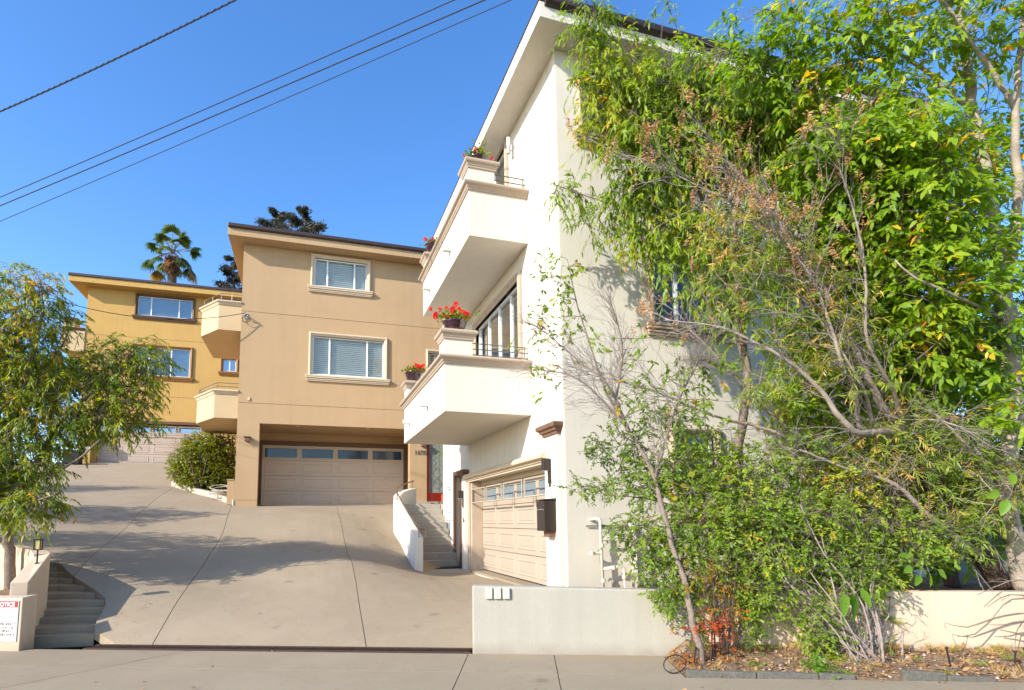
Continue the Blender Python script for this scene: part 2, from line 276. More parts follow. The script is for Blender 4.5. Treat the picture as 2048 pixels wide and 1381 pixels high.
class MB:
    def __init__(s): s.v = []; s.f = []; s.smooth = False
    def add(s, vs, fs):
        k = len(s.v); s.v += [tuple(map(float, q)) for q in vs]; s.f += [tuple(i + k for i in f) for f in fs]; return s
    def hexa(s, c):                              # 8 corners: bottom 4 then top 4
        return s.add(c, [(0, 3, 2, 1), (4, 5, 6, 7), (0, 1, 5, 4), (1, 2, 6, 5), (2, 3, 7, 6), (3, 0, 4, 7)])
    def box(s, x0, x1, y0, y1, z0, z1):
        return s.hexa([(x0, y0, z0), (x1, y0, z0), (x1, y1, z0), (x0, y1, z0), (x0, y0, z1), (x1, y0, z1), (x1, y1, z1), (x0, y1, z1)])
    def fbox(s, F, u0, u1, v0, v1, n0, n1):
        q = [(u0, v0, n1), (u1, v0, n1), (u1, v0, n0), (u0, v0, n0), (u0, v1, n1), (u1, v1, n1), (u1, v1, n0), (u0, v1, n0)]
        return s.hexa([F.p(*c) for c in q])
    def quad(s, a, b, c, d): return s.add([a, b, c, d], [(0, 1, 2, 3)])
    def prism(s, poly, z0, z1):
        n = len(poly)
        z0 = [z0] * n if np.isscalar(z0) else z0; z1 = [z1] * n if np.isscalar(z1) else z1
        vs = [(p[0], p[1], z) for p, z in zip(poly, z0)] + [(p[0], p[1], z) for p, z in zip(poly, z1)]
        fs = [tuple(range(n - 1, -1, -1)), tuple(range(n, 2 * n))] + [(i, (i + 1) % n, (i + 1) % n + n, i + n) for i in range(n)]
        return s.add(vs, fs)
    def tube(s, pts, r, k=8, cap=True):
        pts = [np.array(p, float) for p in pts]; n = len(pts)
        rs = [r] * n if np.isscalar(r) else r
        vs = []; ref = None
        for i in range(n):
            t = pts[min(i + 1, n - 1)] - pts[max(i - 1, 0)]; t = t / (np.linalg.norm(t) + 1e-9)
            if ref is None: ref = np.array([0, 0, 1.]) if abs(t[2]) < 0.9 else np.array([1., 0, 0])
            a = np.cross(t, ref); a /= np.linalg.norm(a) + 1e-9; b = np.cross(t, a); ref = -b if False else ref
            for j in range(k):
                th = 2 * math.pi * j / k
                vs.append(pts[i] + rs[i] * (math.cos(th) * a + math.sin(th) * b))
        fs = [(i * k + j, i * k + (j + 1) % k, (i + 1) * k + (j + 1) % k, (i + 1) * k + j) for i in range(n - 1) for j in range(k)]
        if cap: fs += [tuple(range(k)), tuple(range((n - 1) * k + k - 1, (n - 1) * k - 1, -1))]
        return s.add(vs, fs)
    def lathe(s, c, prof, k=20):
        vs = [(c[0] + r * math.cos(2 * math.pi * j / k), c[1] + r * math.sin(2 * math.pi * j / k), c[2] + z) for r, z in prof for j in range(k)]
        n = len(prof)
        fs = [(i * k + j, i * k + (j + 1) % k, (i + 1) * k + (j + 1) % k, (i + 1) * k + j) for i in range(n - 1) for j in range(k)]
        return s.add(vs, fs)
    def sweep(s, path, prof, closed=False, left=True):
        """profile (out, z) carried along a plan polyline with mitred corners; out is to the right of travel"""
        P = [np.array(p[:2], float) for p in path]; n = len(P); rings = []
        for i in range(n):
            if closed or 0 < i < n - 1:
                d0 = P[i] - P[i - 1]; d1 = P[(i + 1) % n] - P[i]
            elif i == 0: d0 = d1 = P[1] - P[0]
            else: d0 = d1 = P[-1] - P[-2]
            d0 = d0 / np.linalg.norm(d0); d1 = d1 / np.linalg.norm(d1)
            n0 = np.array([d0[1], -d0[0]]); n1 = np.array([d1[1], -d1[0]]); m = n0 + n1; m = m / (m @ n0 if abs(m @ n0) > 1e-6 else 1)
            rings.append([(*(P[i] + m * o), z) for o, z in prof])
        k = len(prof); vs = [q for r in rings for q in r]; fs = []
        for i in range(n if closed else n - 1):
            a, b = i * k, ((i + 1) % n) * k
            fs += [(a + j, b + j, b + (j + 1) % k, a + (j + 1) % k) for j in range(k)]
        if not closed: fs += [tuple(range(k)), tuple(range((n - 1) * k + k - 1, (n - 1) * k - 1, -1))]
        return s.add(vs, fs)
    def frame_rect(s, F, u0, u1, v0, v1, prof):
        """picture-frame moulding round a rectangle; profile (outward offset, height)"""
        k = len(prof); vs = []
        for t, n in prof:
            vs += [F.p(u0 - t, v0 - t, n), F.p(u1 + t, v0 - t, n), F.p(u1 + t, v1 + t, n), F.p(u0 - t, v1 + t, n)]
        fs = [(i * 4 + j, (i + 1) * 4 + j, (i + 1) * 4 + (j + 1) % 4, i * 4 + (j + 1) % 4) for i in range(k - 1) for j in range(4)]
        return s.add(vs, fs)
    def build(s, name, m, parent=None, kind=None, smooth=False, bevel=0.0):
        me = bpy.data.meshes.new(name); o0 = origin_of(parent) if parent else np.zeros(3)
        me.from_pydata([tuple(np.array(q) - o0) for q in s.v], [], s.f); me.materials.append(m)
        me.update()
        import bmesh
        bm = bmesh.new(); bm.from_mesh(me); bmesh.ops.recalc_face_normals(bm, faces=bm.faces); bm.to_mesh(me); bm.free()
        if smooth: me.shade_smooth() if hasattr(me, 'shade_smooth') else None
        o = link(name, me, parent, kind)
        if bevel > 0:
            b = o.modifiers.new('edge', 'BEVEL'); b.width = bevel; b.segments = 2; b.limit_method = 'ANGLE'; b.angle_limit = math.radians(40)
        return o

def text(body, F, u, v, n, size, m, parent=None, name='lettering', align='CENTER', depth=0.002, sx=1.0, bold=0.0):
    c = bpy.data.curves.new(name, 'FONT'); c.body = body; c.size = size; c.align_x = align; c.align_y = 'CENTER'; c.extrude = depth; c.offset = bold
    c.materials.append(m); q = bpy.data.objects.new('tmp', c); COL.objects.link(q); bpy.context.view_layer.update()
    me = bpy.data.meshes.new_from_object(q.evaluated_get(bpy.context.evaluated_depsgraph_get())); bpy.data.objects.remove(q); me.name = name
    o = link(name, me, parent)
    o.matrix_local = F.mat(u, v, n, origin_of(parent) if parent else np.zeros(3)) @ Matrix.Diagonal((sx, 1, 1, 1))
    return o

# ------------------------------------------------------------------ ground: the street side is level, the driveway climbs behind it
S0 = np.array([1.967, 6.725]); SU = np.array([0.931, -0.366]); SU /= np.linalg.norm(SU); SN = np.array([-SU[1], SU[0]])   # along the wall line / away from the street
def st(s, t): return S0 + SU * s + SN * t
STEP_L = [(-3.58, 9.26), (-3.58, 9.42), (-3.63, 9.75), (-3.63, 9.95), (-3.68, 10.28), (-3.78, 10.6), (-3.9, 11.0), (-4.03, 11.36), (-4.14, 11.65), (-4.24, 11.9)]
STEP_R = [(-2.78, 9.2), (-2.84, 9.45), (-2.86, 9.72), (-2.89, 9.98), (-2.98, 10.22), (-3.2, 10.5), (-3.47, 10.84), (-3.76, 11.25), (-3.98, 11.55), (-4.15, 11.83)]
RISE = 0.085
_cp = []
for s in (-6, -4, -2, -1, 0): _cp.append((*st(s, 0.3), 0.0))
for i, (x, y) in enumerate(STEP_R): _cp.append((x, y, RISE * (i + 1) + 0.045))
_cp += [(-4.3, 12.0, 0.93), (-6, 12.6, 1.12), (-7.6, 14.6, 1.55), (-9.5, 19, 2.35), (0.9, 12, 0.8), (-1.2, 11.3, 0.58), (-1.5, 15, 1.18), (0.8, 16, 1.5), (-4, 16, 1.5), (-6, 19.9, 2.35),
        (-8, 24.5, 3.1), (-8, 29, 3.95), (-8, 33.1, 4.74), (-10.6, 33.1, 4.74), (-5.4, 33.1, 4.74), (-5.0, 24.5, 3.06), (-3.6, 22.1, 2.6), (-12.5, 26, 3.4), (-14, 33, 4.74),
        (4.1, 9.2, 0.3), (4.1, 11.5, 0.3), (4.1, 14.5, 0.32), (3.0, 10.5, 0.27), (2.75, 13.8, 0.34), (3.6, 15.2, 0.33), (2.6, 15.5, 0.9), (2.5, 17, 1.36), (3.2, 18.6, 1.93),
        (3.5, 19.8, 2.13), (2.2, 7.2, 0.05), (3.2, 7.2, 0.16), (4.1, 8.4, 0.29), (1.3, 9.6, 0.28), (-2.3, 19.9, 2.16), (-0.5, 19.9, 2.16), (1.5, 19.9, 2.16), (3.4, 20.5, 2.17), (-1.5, 21.5, 2.19), (1, 21.5, 2.19), (3.8, 21.5, 2.19), (-2.4, 21.2, 2.4)]
_cp = np.array(_cp)
def _tps(r2): return np.where(r2 > 1e-12, 0.5 * r2 * np.log(np.maximum(r2, 1e-12)), 0)
_n = len(_cp); _A = np.zeros((_n + 3, _n + 3)); _dd = ((_cp[:, None, :2] - _cp[None, :, :2]) ** 2).sum(-1)
_A[:_n, :_n] = _tps(_dd) + np.eye(_n) * 0.02; _A[:_n, _n] = 1; _A[:_n, _n + 1:] = _cp[:, :2]; _A[_n, :_n] = 1; _A[_n + 1:, :_n] = _cp[:, :2].T
_w = np.linalg.solve(_A, np.concatenate([_cp[:, 2], [0, 0, 0]]))
def gz(x, y):
    p = np.atleast_2d(np.stack([np.asarray(x, float), np.asarray(y, float)], -1))
    return _tps(((p[:, None, :] - _cp[None, :, :2]) ** 2).sum(-1)) @ _w[:_n] + _w[_n] + p @ _w[_n + 1:]
def gz1(x, y): return float(gz([x], [y])[0])

def in_poly(pts, poly):
    x, y = pts[:, 0], pts[:, 1]; ins = np.zeros(len(pts), bool); n = len(poly)
    for i in range(n):
        x0, y0 = poly[i]; x1, y1 = poly[(i + 1) % n]
        c = ((y0 > y) != (y1 > y)) & (x < (x1 - x0) * (y - y0) / (y1 - y0 + 1e-12) + x0); ins ^= c
    return ins
def resample(poly, step, closed=True):
    out = []; n = len(poly)
    for i in range(n if closed else n - 1):
        a, b = np.array(poly[i], float), np.array(poly[(i + 1) % n], float); k = max(1, int(np.linalg.norm(b - a) / step))
        out += [a + (b - a) * j / k for j in range(k)]
    if not closed: out.append(np.array(poly[-1], float))
    return out
def slab_field(name, poly, joints, zf, m, mseam, grid, jw=0.012, skirt=0.12, piece='slab', kind='structure'):
    """a paved sheet cut along its joints into slabs; the joints are real grooves between them"""
    B = resample(poly, grid * 0.6); V = [tuple(p) for p in B]; E = [(i, (i + 1) % len(B)) for i in range(len(B))]
    segs = []
    for jl in joints:
        for o in (-jw / 2, jw / 2):
            J = resample(jl, grid, False); Q = []
            for i, p in enumerate(J):
                t = J[min(i + 1, len(J) - 1)] - J[max(i - 1, 0)]; t /= np.linalg.norm(t); Q.append(p + np.array([-t[1], t[0]]) * o)
            k = len(V); V += [tuple(q) for q in Q]; E += [(k + i, k + i + 1) for i in range(len(Q) - 1)]
        segs += [(np.array(jl[i], float), np.array(jl[i + 1], float)) for i in range(len(jl) - 1)]
    P = np.array(poly); x0, y0 = P.min(0); x1, y1 = P.max(0)
    G = np.array([(x, y) for x in np.arange(x0, x1, grid) for y in np.arange(y0, y1, grid)]) + rng.uniform(-0.02, 0.02, (1, 2)); G = G[in_poly(G, poly)]
    if segs:
        dmin = np.full(len(G), 9.0)
        for a, b in segs:
            ab = b - a; t = np.clip(((G - a) @ ab) / (ab @ ab), 0, 1); dmin = np.minimum(dmin, np.linalg.norm(G - a - t[:, None] * ab, axis=1))
        G = G[dmin > grid * 0.35]
    V += [tuple(g) for g in G]
    vo, eo, fo, ov, oe, of = delaunay_2d_cdt([Vector(v) for v in V], E, [], 0, 1e-5)
    vo = np.array([tuple(v) for v in vo]); cen = np.array([vo[list(f)].mean(0) for f in fo]); keep = in_poly(cen, poly)
    fo = [f for f, k in zip(fo, keep) if k]; cen = cen[keep]; orig_e = {tuple(sorted(e)) for e, o in zip(eo, oe) if len(o)}
    dj = np.full(len(cen), 9.0)
    for a, b in segs:
        ab = b - a; t = np.clip(((cen - a) @ ab) / (ab @ ab), 0, 1); dj = np.minimum(dj, np.linalg.norm(cen - a - t[:, None] * ab, axis=1))
    groove = dj < jw * 0.5
    emap = {}
    for i, f in enumerate(fo):
        for j in range(len(f)): emap.setdefault(tuple(sorted((f[j], f[(j + 1) % len(f)]))), []).append(i)
    adj = [[] for _ in fo]
    for e, fl in emap.items():
        if len(fl) == 2 and groove[fl[0]] == groove[fl[1]] and not (e in orig_e and not groove[fl[0]] and False): adj[fl[0]].append(fl[1]); adj[fl[1]].append(fl[0])
    comp = -np.ones(len(fo), int); nc = 0
    for i in range(len(fo)):
        if comp[i] < 0:
            st_ = [i]; comp[i] = nc
            while st_:
                a = st_.pop()
                for b in adj[a]:
                    if comp[b] < 0: comp[b] = nc; st_.append(b)
            nc += 1
    z = zf(vo[:, 0], vo[:, 1])
    base = MB()
    for i in np.nonzero(groove)[0]:
        base.add([(vo[j][0], vo[j][1], z[j] - 0.014) for j in fo[i]], [(0, 1, 2)])
    root = None
    if segs: root = base.build(name, mseam, None, kind)
    for c in range(nc):
        idx = np.nonzero(comp == c)[0]
        if groove[idx[0]]: continue
        used = sorted({j for i in idx for j in fo[i]}); mp = {j: k for k, j in enumerate(used)}
        b = MB(); vs = [(vo[j][0], vo[j][1], z[j]) for j in used]; fs = [tuple(mp[j] for j in fo[i]) for i in idx]
        ec = {}
        for f in fs:
            for j in range(3): ec.setdefault(tuple(sorted((f[j], f[(j + 1) % 3]))), []).append((f[j], f[(j + 1) % 3]))
        k = len(vs); low = {}
        for e, q in ec.items():
            if len(q) == 1:
                for j in q[0]:
                    if j not in low: low[j] = len(vs); vs.append((vs[j][0], vs[j][1], vs[j][2] - skirt))
                a, bb = q[0]; fs.append((bb, a, low[a], low[bb]))
        me = bpy.data.meshes.new(piece); me.from_pydata(vs, [], fs); me.materials.append(m); me.update()
        if root: link(piece, me, root)
        else: link(name, me, None, kind)
    return root

# driveway
DRIVE = [tuple(st(-4.83, 0.30)), tuple(st(0.03, 0.30)), tuple(st(0.03, 0.16)), tuple(st(1.75, 0.19)), (4.03, 8.36), (4.6, 8.36), (4.6, 14.3), (4.085, 14.3), (4.085, 15.3), (2.83, 15.3), (2.83, 14.0), (2.62, 14.0), (2.5, 17.0), (2.75, 17.9), (3.4, 18.7),
         (3.52, 19.9), (3.52, 20.25), (4.1, 20.25), (4.1, 21.9), (-2.0, 21.9), (-2.0, 20.25), (-1.57, 20.25), (-1.57, 19.92), (-2.32, 19.92), (-2.44, 20.1), (-3.0, 21.0), (-3.9, 22.5), (-5.1, 24.5), (-5.4, 33.1), (-10.7, 33.1), (-13.5, 32.6), (-13.2, 24), (-10, 18.5), (-8.2, 15.4), (-6.6, 12.95), (-5.2, 11.95), (-4.32, 11.95)]
DRIVE += [STEP_R[i] for i in range(9, -1, -1)]
J1 = [tuple(atZ(734, 1299, 0)[:2]), (0.9, 10.5), (0.95, 14), (0.95, 19.95)]
J2 = [tuple(atZ(294, 1299, 0)[:2]), (-1.9, 12), (-2.05, 16), (-2.35, 20.1)]
J3 = [(-3.75, 11.2), (-4.0, 13.5), (-4.5, 18), (-4.95, 24.6)]
J4 = [(-4.3, 12.05), (-3.2, 11.2), (-2.2, 10.65), (-1.9, 10.55)]
J5 = [(-4.95, 24.6), (-9, 24.9), (-13.3, 25.2)]
J6 = [(-4.35, 16.8), (-2.1, 17.1)]
driveway = slab_field('driveway', DRIVE, [J1, J2, J3, J4, J5], gz, M['conc'], M['seam'], 0.33)

# sidewalk: along the wall line, with a planting strip cut out of it
PL0 = 2.25
SIDE = [tuple(st(-16, -0.004)), tuple(st(PL0, -0.004)), tuple(st(PL0, -0.93)), tuple(st(16, -0.93)), tuple(st(16, -2.5)), tuple(st(-16, -2.5))]
sj = []
for s in (-14, -10.6, -7.2, -0.05, 0.98, 2.55, 4.6, 6.9, 9.5, 12.5):
    top = -0.004 if s <= PL0 else -0.93
    sj.append([tuple(st(s, top - 0.001)), tuple(st(s - 0.02, -2.499))])
sj.append([tuple(st(-15.99, -0.83)), tuple(st(PL0 - 0.05, -0.83))])
sj.append([tuple(st(-3.6, -0.005)), tuple(st(-5.0, -2.499))])
def flat0(x, y): return np.zeros(len(np.atleast_1d(x)))
sidewalk = slab_field('sidewalk', SIDE, sj, flat0, M['walk'], M['seam'], 0.6, 0.01)
b = MB(); b.prism([st(-16, -2.505), st(16, -2.505), st(16, -2.66), st(-16, -2.66)], -0.4, 0.004); b.build('curb', M['kerbc'], None, 'structure', bevel=0.02)
b = MB(); b.prism([st(-60, -2.67), st(60, -2.67), st(60, -11), st(-60, -11)], -0.5, -0.14); b.build('road', M['asphalt'], None, 'structure')

# the hill the houses stand on: one sheet out to the horizon, kept below the paving
def hz(x, y):
    t = (x - S0[0]) * SN[0] + (y - S0[1]) * SN[1]
    a = np.clip(t - 7.5, 0, 60); h = 0.15 * a - 0.55
    h = np.where(t < 0.4, -0.62, h)
    return np.minimum(h, 9 + 3 * np.sin(x * 0.01))
gx = np.concatenate([np.linspace(-1500, -60, 14), np.linspace(-50, 50, 51), np.linspace(60, 1500, 14)]); gy = np.concatenate([np.linspace(-1500, -40, 12), np.linspace(-30, 70, 51), np.linspace(80, 1500, 14)])
XX, YY = np.meshgrid(gx, gy); ZZ = hz(XX, YY)
me = bpy.data.meshes.new('ground'); nx, ny = len(gx), len(gy)
me.from_pydata(list(zip(XX.ravel(), YY.ravel(), ZZ.ravel())), [], [(j * nx + i, j * nx + i + 1, (j + 1) * nx + i + 1, (j + 1) * nx + i) for j in range(ny - 1) for i in range(nx - 1)])
me.materials.append(M['earth']); me.shade_smooth(); link('ground', me, None, 'structure')

# planting strip soil and planter beds (uneven sheets)
def bed(name, poly, zf, g=0.12, amp=0.02, m='soil'):
    poly = [tuple(p) for p in poly]
    r = slab_field(name, poly, [], lambda x, y: zf(x, y) + amp * (np.sin(np.asarray(x) * 9.1 + np.asarray(y) * 5) + np.cos(np.asarray(y) * 11.3 - np.asarray(x) * 3)) + rng.uniform(-amp, amp, len(np.atleast_1d(x))), M[m], M[m], g, skirt=0.3, piece='soil_surface')
    return r
def strip_z(x, y):
    t = (np.asarray(x) - S0[0]) * SN[0] + (np.asarray(y) - S0[1]) * SN[1]
    s = (np.asarray(x) - S0[0]) * SU[0] + (np.asarray(y) - S0[1]) * SU[1]
    return 0.012 + 0.1 * np.clip((t + 0.85) / 0.85, 0, 1) * np.clip((s - PL0) / 0.4, 0, 1)
bed('planting_strip', [st(PL0, -0.02), st(PL0 + 0.04, -0.9), st(15, -0.9), st(15, -0.01)], strip_z, 0.11, 0.012)
bed('raised_bed', [st(1.8, 0.16), st(15, 0.16), (17.5, 8.35), (4.66, 8.35), (4.66, 8.0), (3.98, 7.4)], lambda x, y: np.full(len(np.atleast_1d(x)), 0.42), 0.3, 0.03)
bed('side_bed', [(-2.36, 20.3), (-2.3, 27), (-5.15, 27), (-5.0, 24.4), (-3.8, 22.4), (-2.95, 21.05)], lambda x, y: gz(x, y) + 0.14, 0.25, 0.03)
bed('tree_bed', [(-3.66, 8.95), (-3.85, 10.05), (-6.7, 12.6), (-8.6, 15.6), (-15, 17), (-16, 14.2)], lambda x, y: np.full(len(np.atleast_1d(x)), 0.56) + np.clip(np.asarray(y) - 11.5, 0, 6) * 0.12, 0.3, 0.03)

# ------------------------------------------------------------------ trench drain across the foot of the driveway
dr = empty('trench_drain', (*st(-2.4, 0.15), 0), 'rusty iron trench drain with slotted grates across the foot of the driveway', 'drain')
b = MB(); b.prism([st(-5.05, 0.03), st(-0.02, 0.03), st(-0.02, 0.06), st(-5.05, 0.06)], -0.1, 0.006); b.prism([st(-5.05, 0.262), st(-0.02, 0.262), st(-0.02, 0.292), st(-5.05, 0.292)], -0.1, 0.006); b.build('drain_edge', M['iron'], dr)
b = MB(); b.prism([st(-5.05, 0.06), st(-0.02, 0.06), st(-0.02, 0.262), st(-5.05, 0.262)], -0.2, -0.09); b.build('drain_channel', M['shade'], dr)
gme = None
for k in range(10):
    s0 = -5.05 + k * 0.5
    if gme is None:
        b = MB()
        c0 = np.array([*st(s0, 0.06)])
        for i in range(17):
            s = s0 + 0.014 + i * 0.0285
            p = [st(s, 0.085) - c0, st(s + 0.012, 0.085) - c0, st(s + 0.042, 0.24) - c0, st(s + 0.03, 0.24) - c0]
            b.prism(p, -0.03, 0.004)
        b.prism([st(s0 + .004, 0.064) - c0, st(s0 + 0.496, 0.064) - c0, st(s0 + 0.496, 0.086) - c0, st(s0 + .004, 0.086) - c0], -0.03, 0.0045)
        b.prism([st(s0 + .004, 0.239) - c0, st(s0 + 0.496, 0.239) - c0, st(s0 + 0.496, 0.259) - c0, st(s0 + .004, 0.259) - c0], -0.03, 0.0045)
        o = b.build('grate', M['iron']); gme = o.data; o.parent = dr
    else: o = link('grate', gme, dr)
    q = st(s0, 0.06); o.location = (q[0] - dr.location[0], q[1] - dr.location[1], 0)

# ------------------------------------------------------------------ left stairs, retaining wall, sign, path light
stl = empty('garden_stairs', (-3.2, 9.5, 0), 'shaded concrete stairs curving up between garden wall and driveway', 'stairs')
for i in range(10):
    z1 = RISE * (i + 1); L, Rr = np.array(STEP_L[i]), np.array(STEP_R[i])
    if i < 9:
        L2, R2 = np.array(STEP_L[i + 1]), np.array(STEP_R[i + 1])
        poly = [L + (-0.35, -.02), L, Rr, R2 + (0.0, 0.03), L2 + (0, 0.08), L2 + (-0.35, 0.06)]
    else:
        poly = [L + (-0.6, 0), L, Rr, Rr + (-0.1, 0.08), L + (0, 0.35), L + (-0.9, 0.5)]
    b = MB(); b.prism([tuple(p) for p in poly], z1 - 0.17, z1); b.build('step', M['stepd'], stl, bevel=0.008)

gw = empty('garden_wall', (*st(-6, 0.1), 0), 'cream stucco garden wall with ramped top beside the shaded stairs', 'wall')
c = st(-5.42 + 0.0, 0.02)
c = np.array([-3.46, 8.72])
b = MB()
fl = c - SU * 9
b.prism([tuple(c), tuple(c + SN * 0.42 + np.array([-0.14, 0.0])), tuple(c + SN * 0.24 - SU * 0.22), tuple(fl + SN * 0.24), tuple(fl)], -0.2, 0.665)
b.build('front_wall', M['garden'], gw, bevel=0.012)
b = MB()
a0, a1 = np.array([-3.575, 9.14]), np.array([-3.68, 10.05]); o = np.array([-0.2, -0.02])
vs = [(*a0, 0), (*a1, 0.2), (*(a1 + (-0.2, 0.04)), 0.2), (*(a0 + o), 0), (*a0, 0.83), (*a1, 1.17), (*(a1 + (-0.2, 0.04)), 1.17), (*(a0 + o), 0.83)]
b.hexa(vs); b.build('ramped_wall', M['garden'], gw, bevel=0.012)
b = MB()
pth = [(-3.68, 10.05), (-4.0, 10.75), (-4.5, 11.4), (-5.3, 12.05), (-6.5, 12.9), (-8.1, 15.4), (-9.9, 18.5), (-13.1, 24)]
tops = [1.165, 1.2, 1.24, 1.3, 1.45, 1.85, 2.6, 3.7]
for i in range(len(pth) - 1):
    p0, p1 = np.array(pth[i]), np.array(pth[i + 1]); t = p1 - p0; t /= np.linalg.norm(t); n = np.array([-t[1], t[0]]) * 0.2
    q0, q1 = p0 + n * (1 if i else 1), p1 + n
    b.hexa([(*p0, 0.1), (*p1, 0.1), (*q1, 0.1), (*q0, 0.1), (*p0, tops[i]), (*p1, tops[i + 1]), (*q1, tops[i + 1]), (*q0, tops[i])])
b.build('curved_wall', M['garden'], gw)

# sign on the front of the garden wall
FS = Frame((c[0], c[1], 0), (SU[0], SU[1], 0), (-SN[0], -SN[1], 0))
sg = empty('warning_sign', FS.p(-0.25, 0.3, 0.01), 'white surveillance notice sign with red header on garden wall', 'sign')
b = MB(); b.fbox(FS, -0.4, -0.04, 0.12, 0.635, 0.004, 0.012); b.build('plate', M['paint'], sg, bevel=0.004)
b = MB(); b.frame_rect(FS, -0.388, -0.052, 0.132, 0.623, [(0, 0.0135), (0.004, 0.0135)]); b.build('border_line', M['ink'], sg)
b = MB(); b.fbox(FS, -0.388, -0.052, 0.545, 0.623, 0.012, 0.0142); b.build('header', M['red'], sg)
text('NOTICE', FS, -0.22, 0.582, 0.0152, 0.072, M['paint'], sg, 'lettering', sx=1.0, bold=0.002)
for i, tline in enumerate(['THIS PROPERTY', 'IS PROTECTED', 'BY VIDEO', 'SURVEILLANCE']):
    text(tline, FS, -0.22, 0.335 - i * 0.043, 0.0135, 0.046, M['brownink'], sg, 'lettering')
b = MB()
def ln(u0, v0, u1, v1, w=0.003): b.tube([FS.p(u0, v0, 0.013), FS.p(u1, v1, 0.013)], w * 0.5, 5)
ln(-0.32, 0.475, -0.12, 0.45); ln(-0.32, 0.41, -0.15, 0.40); ln(-0.32, 0.475, -0.32, 0.41); ln(-0.12, 0.45, -0.15, 0.40); ln(-0.23, 0.405, -0.21, 0.375); ln(-0.19, 0.4, -0.19, 0.375); ln(-0.19, 0.375, -0.27, 0.36); ln(-0.27, 0.36, -0.28, 0.4)
for r, cu in ((0.026, 0), (0.01, 0)):
    pts = [FS.p(-0.12 + r * math.cos(t), 0.425 + r * math.sin(t), 0.013) for t in np.linspace(0, 2 * math.pi, 17)]; b.tube(pts, 0.0013, 4)
b.build('camera_drawing', M['ink'], sg)
for u, v in ((-0.22, 0.14), (-0.065, 0.14)):
    b = MB(); b.lathe(FS.p(u, v, 0.012), [(0.004, 0), (0.004, 0.003), (0, 0.003)], 8); b.build('screw', M['steel'], sg)

# path light on the ramped wall
q = np.array([-3.72, 9.72, 1.04])
pl = empty('path_light', q, 'small black lantern path light on the ramped garden wall', 'path light')
b = MB(); b.tube([q, q + (0, 0, 0.2)], 0.011, 8); b.tube([q, q + (0, 0, 0.012)], 0.028, 10); b.build('stem', M['black'], pl)
b = MB(); b.box(q[0] - .034, q[0] + .034, q[1] - .034, q[1] + .034, q[2] + .205, q[2] + .335); b.build('lamp_shade', M['amber'], pl)
b = MB()
for sx in (-1, 1):
    for sy in (-1, 1): b.box(q[0] + sx * .038 - .006, q[0] + sx * .038 + .006, q[1] + sy * .038 - .006, q[1] + sy * .038 + .006, q[2] + .2, q[2] + .34)
b.box(q[0] - .05, q[0] + .05, q[1] - .05, q[1] + .05, q[2] + .338, q[2] + .352); b.box(q[0] - .046, q[0] + .046, q[1] - .046, q[1] + .046, q[2] + .192, q[2] + .204)
b.build('lamp_cage', M['black'], pl, bevel=0.002)

# ------------------------------------------------------------------ low white wall with intercoms along the street
lw = empty('low_wall', (*st(1, 0.08), 0), 'low cream stucco wall along the sidewalk, half hidden by shrubs', 'wall')
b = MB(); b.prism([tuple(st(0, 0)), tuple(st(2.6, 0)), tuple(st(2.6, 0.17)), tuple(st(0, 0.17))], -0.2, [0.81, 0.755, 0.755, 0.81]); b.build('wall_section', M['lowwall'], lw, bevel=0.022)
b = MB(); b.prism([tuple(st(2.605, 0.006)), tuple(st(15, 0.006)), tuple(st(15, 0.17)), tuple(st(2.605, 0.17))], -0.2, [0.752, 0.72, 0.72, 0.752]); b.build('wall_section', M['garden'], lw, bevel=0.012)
FW = Frame((S0[0], S0[1], 0), (SU[0], SU[1], 0), (-SN[0], -SN[1], 0))
for k, lab in enumerate(('beige intercom box nearest the end of the low wall', 'middle one of three beige intercom boxes on the low wall', 'beige intercom box on the low wall nearest the shrubs')):
    u0 = 0.165 + k * 0.106
    ic = empty('intercom', FW.p(u0 + 0.043, 0.7, 0), lab, 'intercom', 'intercom boxes on the low wall')
    b = MB(); b.fbox(FW, u0, u0 + 0.086, 0.655, 0.785, 0.001, 0.036); b.build('housing', M['beige'], ic, bevel=0.006)
    b = MB()
    for j in range(6): b.fbox(FW, u0 + 0.012, u0 + 0.05, 0.722 + j * 0.008, 0.7255 + j * 0.008, 0.036, 0.0385)
    b.build('speaker_grille', M['pipe'], ic)
    b = MB(); b.fbox(FW, u0 + 0.026, u0 + 0.062, 0.688, 0.706, 0.036, 0.039); b.build('call_button', M['pipe'], ic, bevel=0.002)
    b = MB(); b.fbox(FW, u0 + 0.012, u0 + 0.03, 0.666, 0.676, 0.036, 0.038); b.build('name_plate', M['paint'], ic)

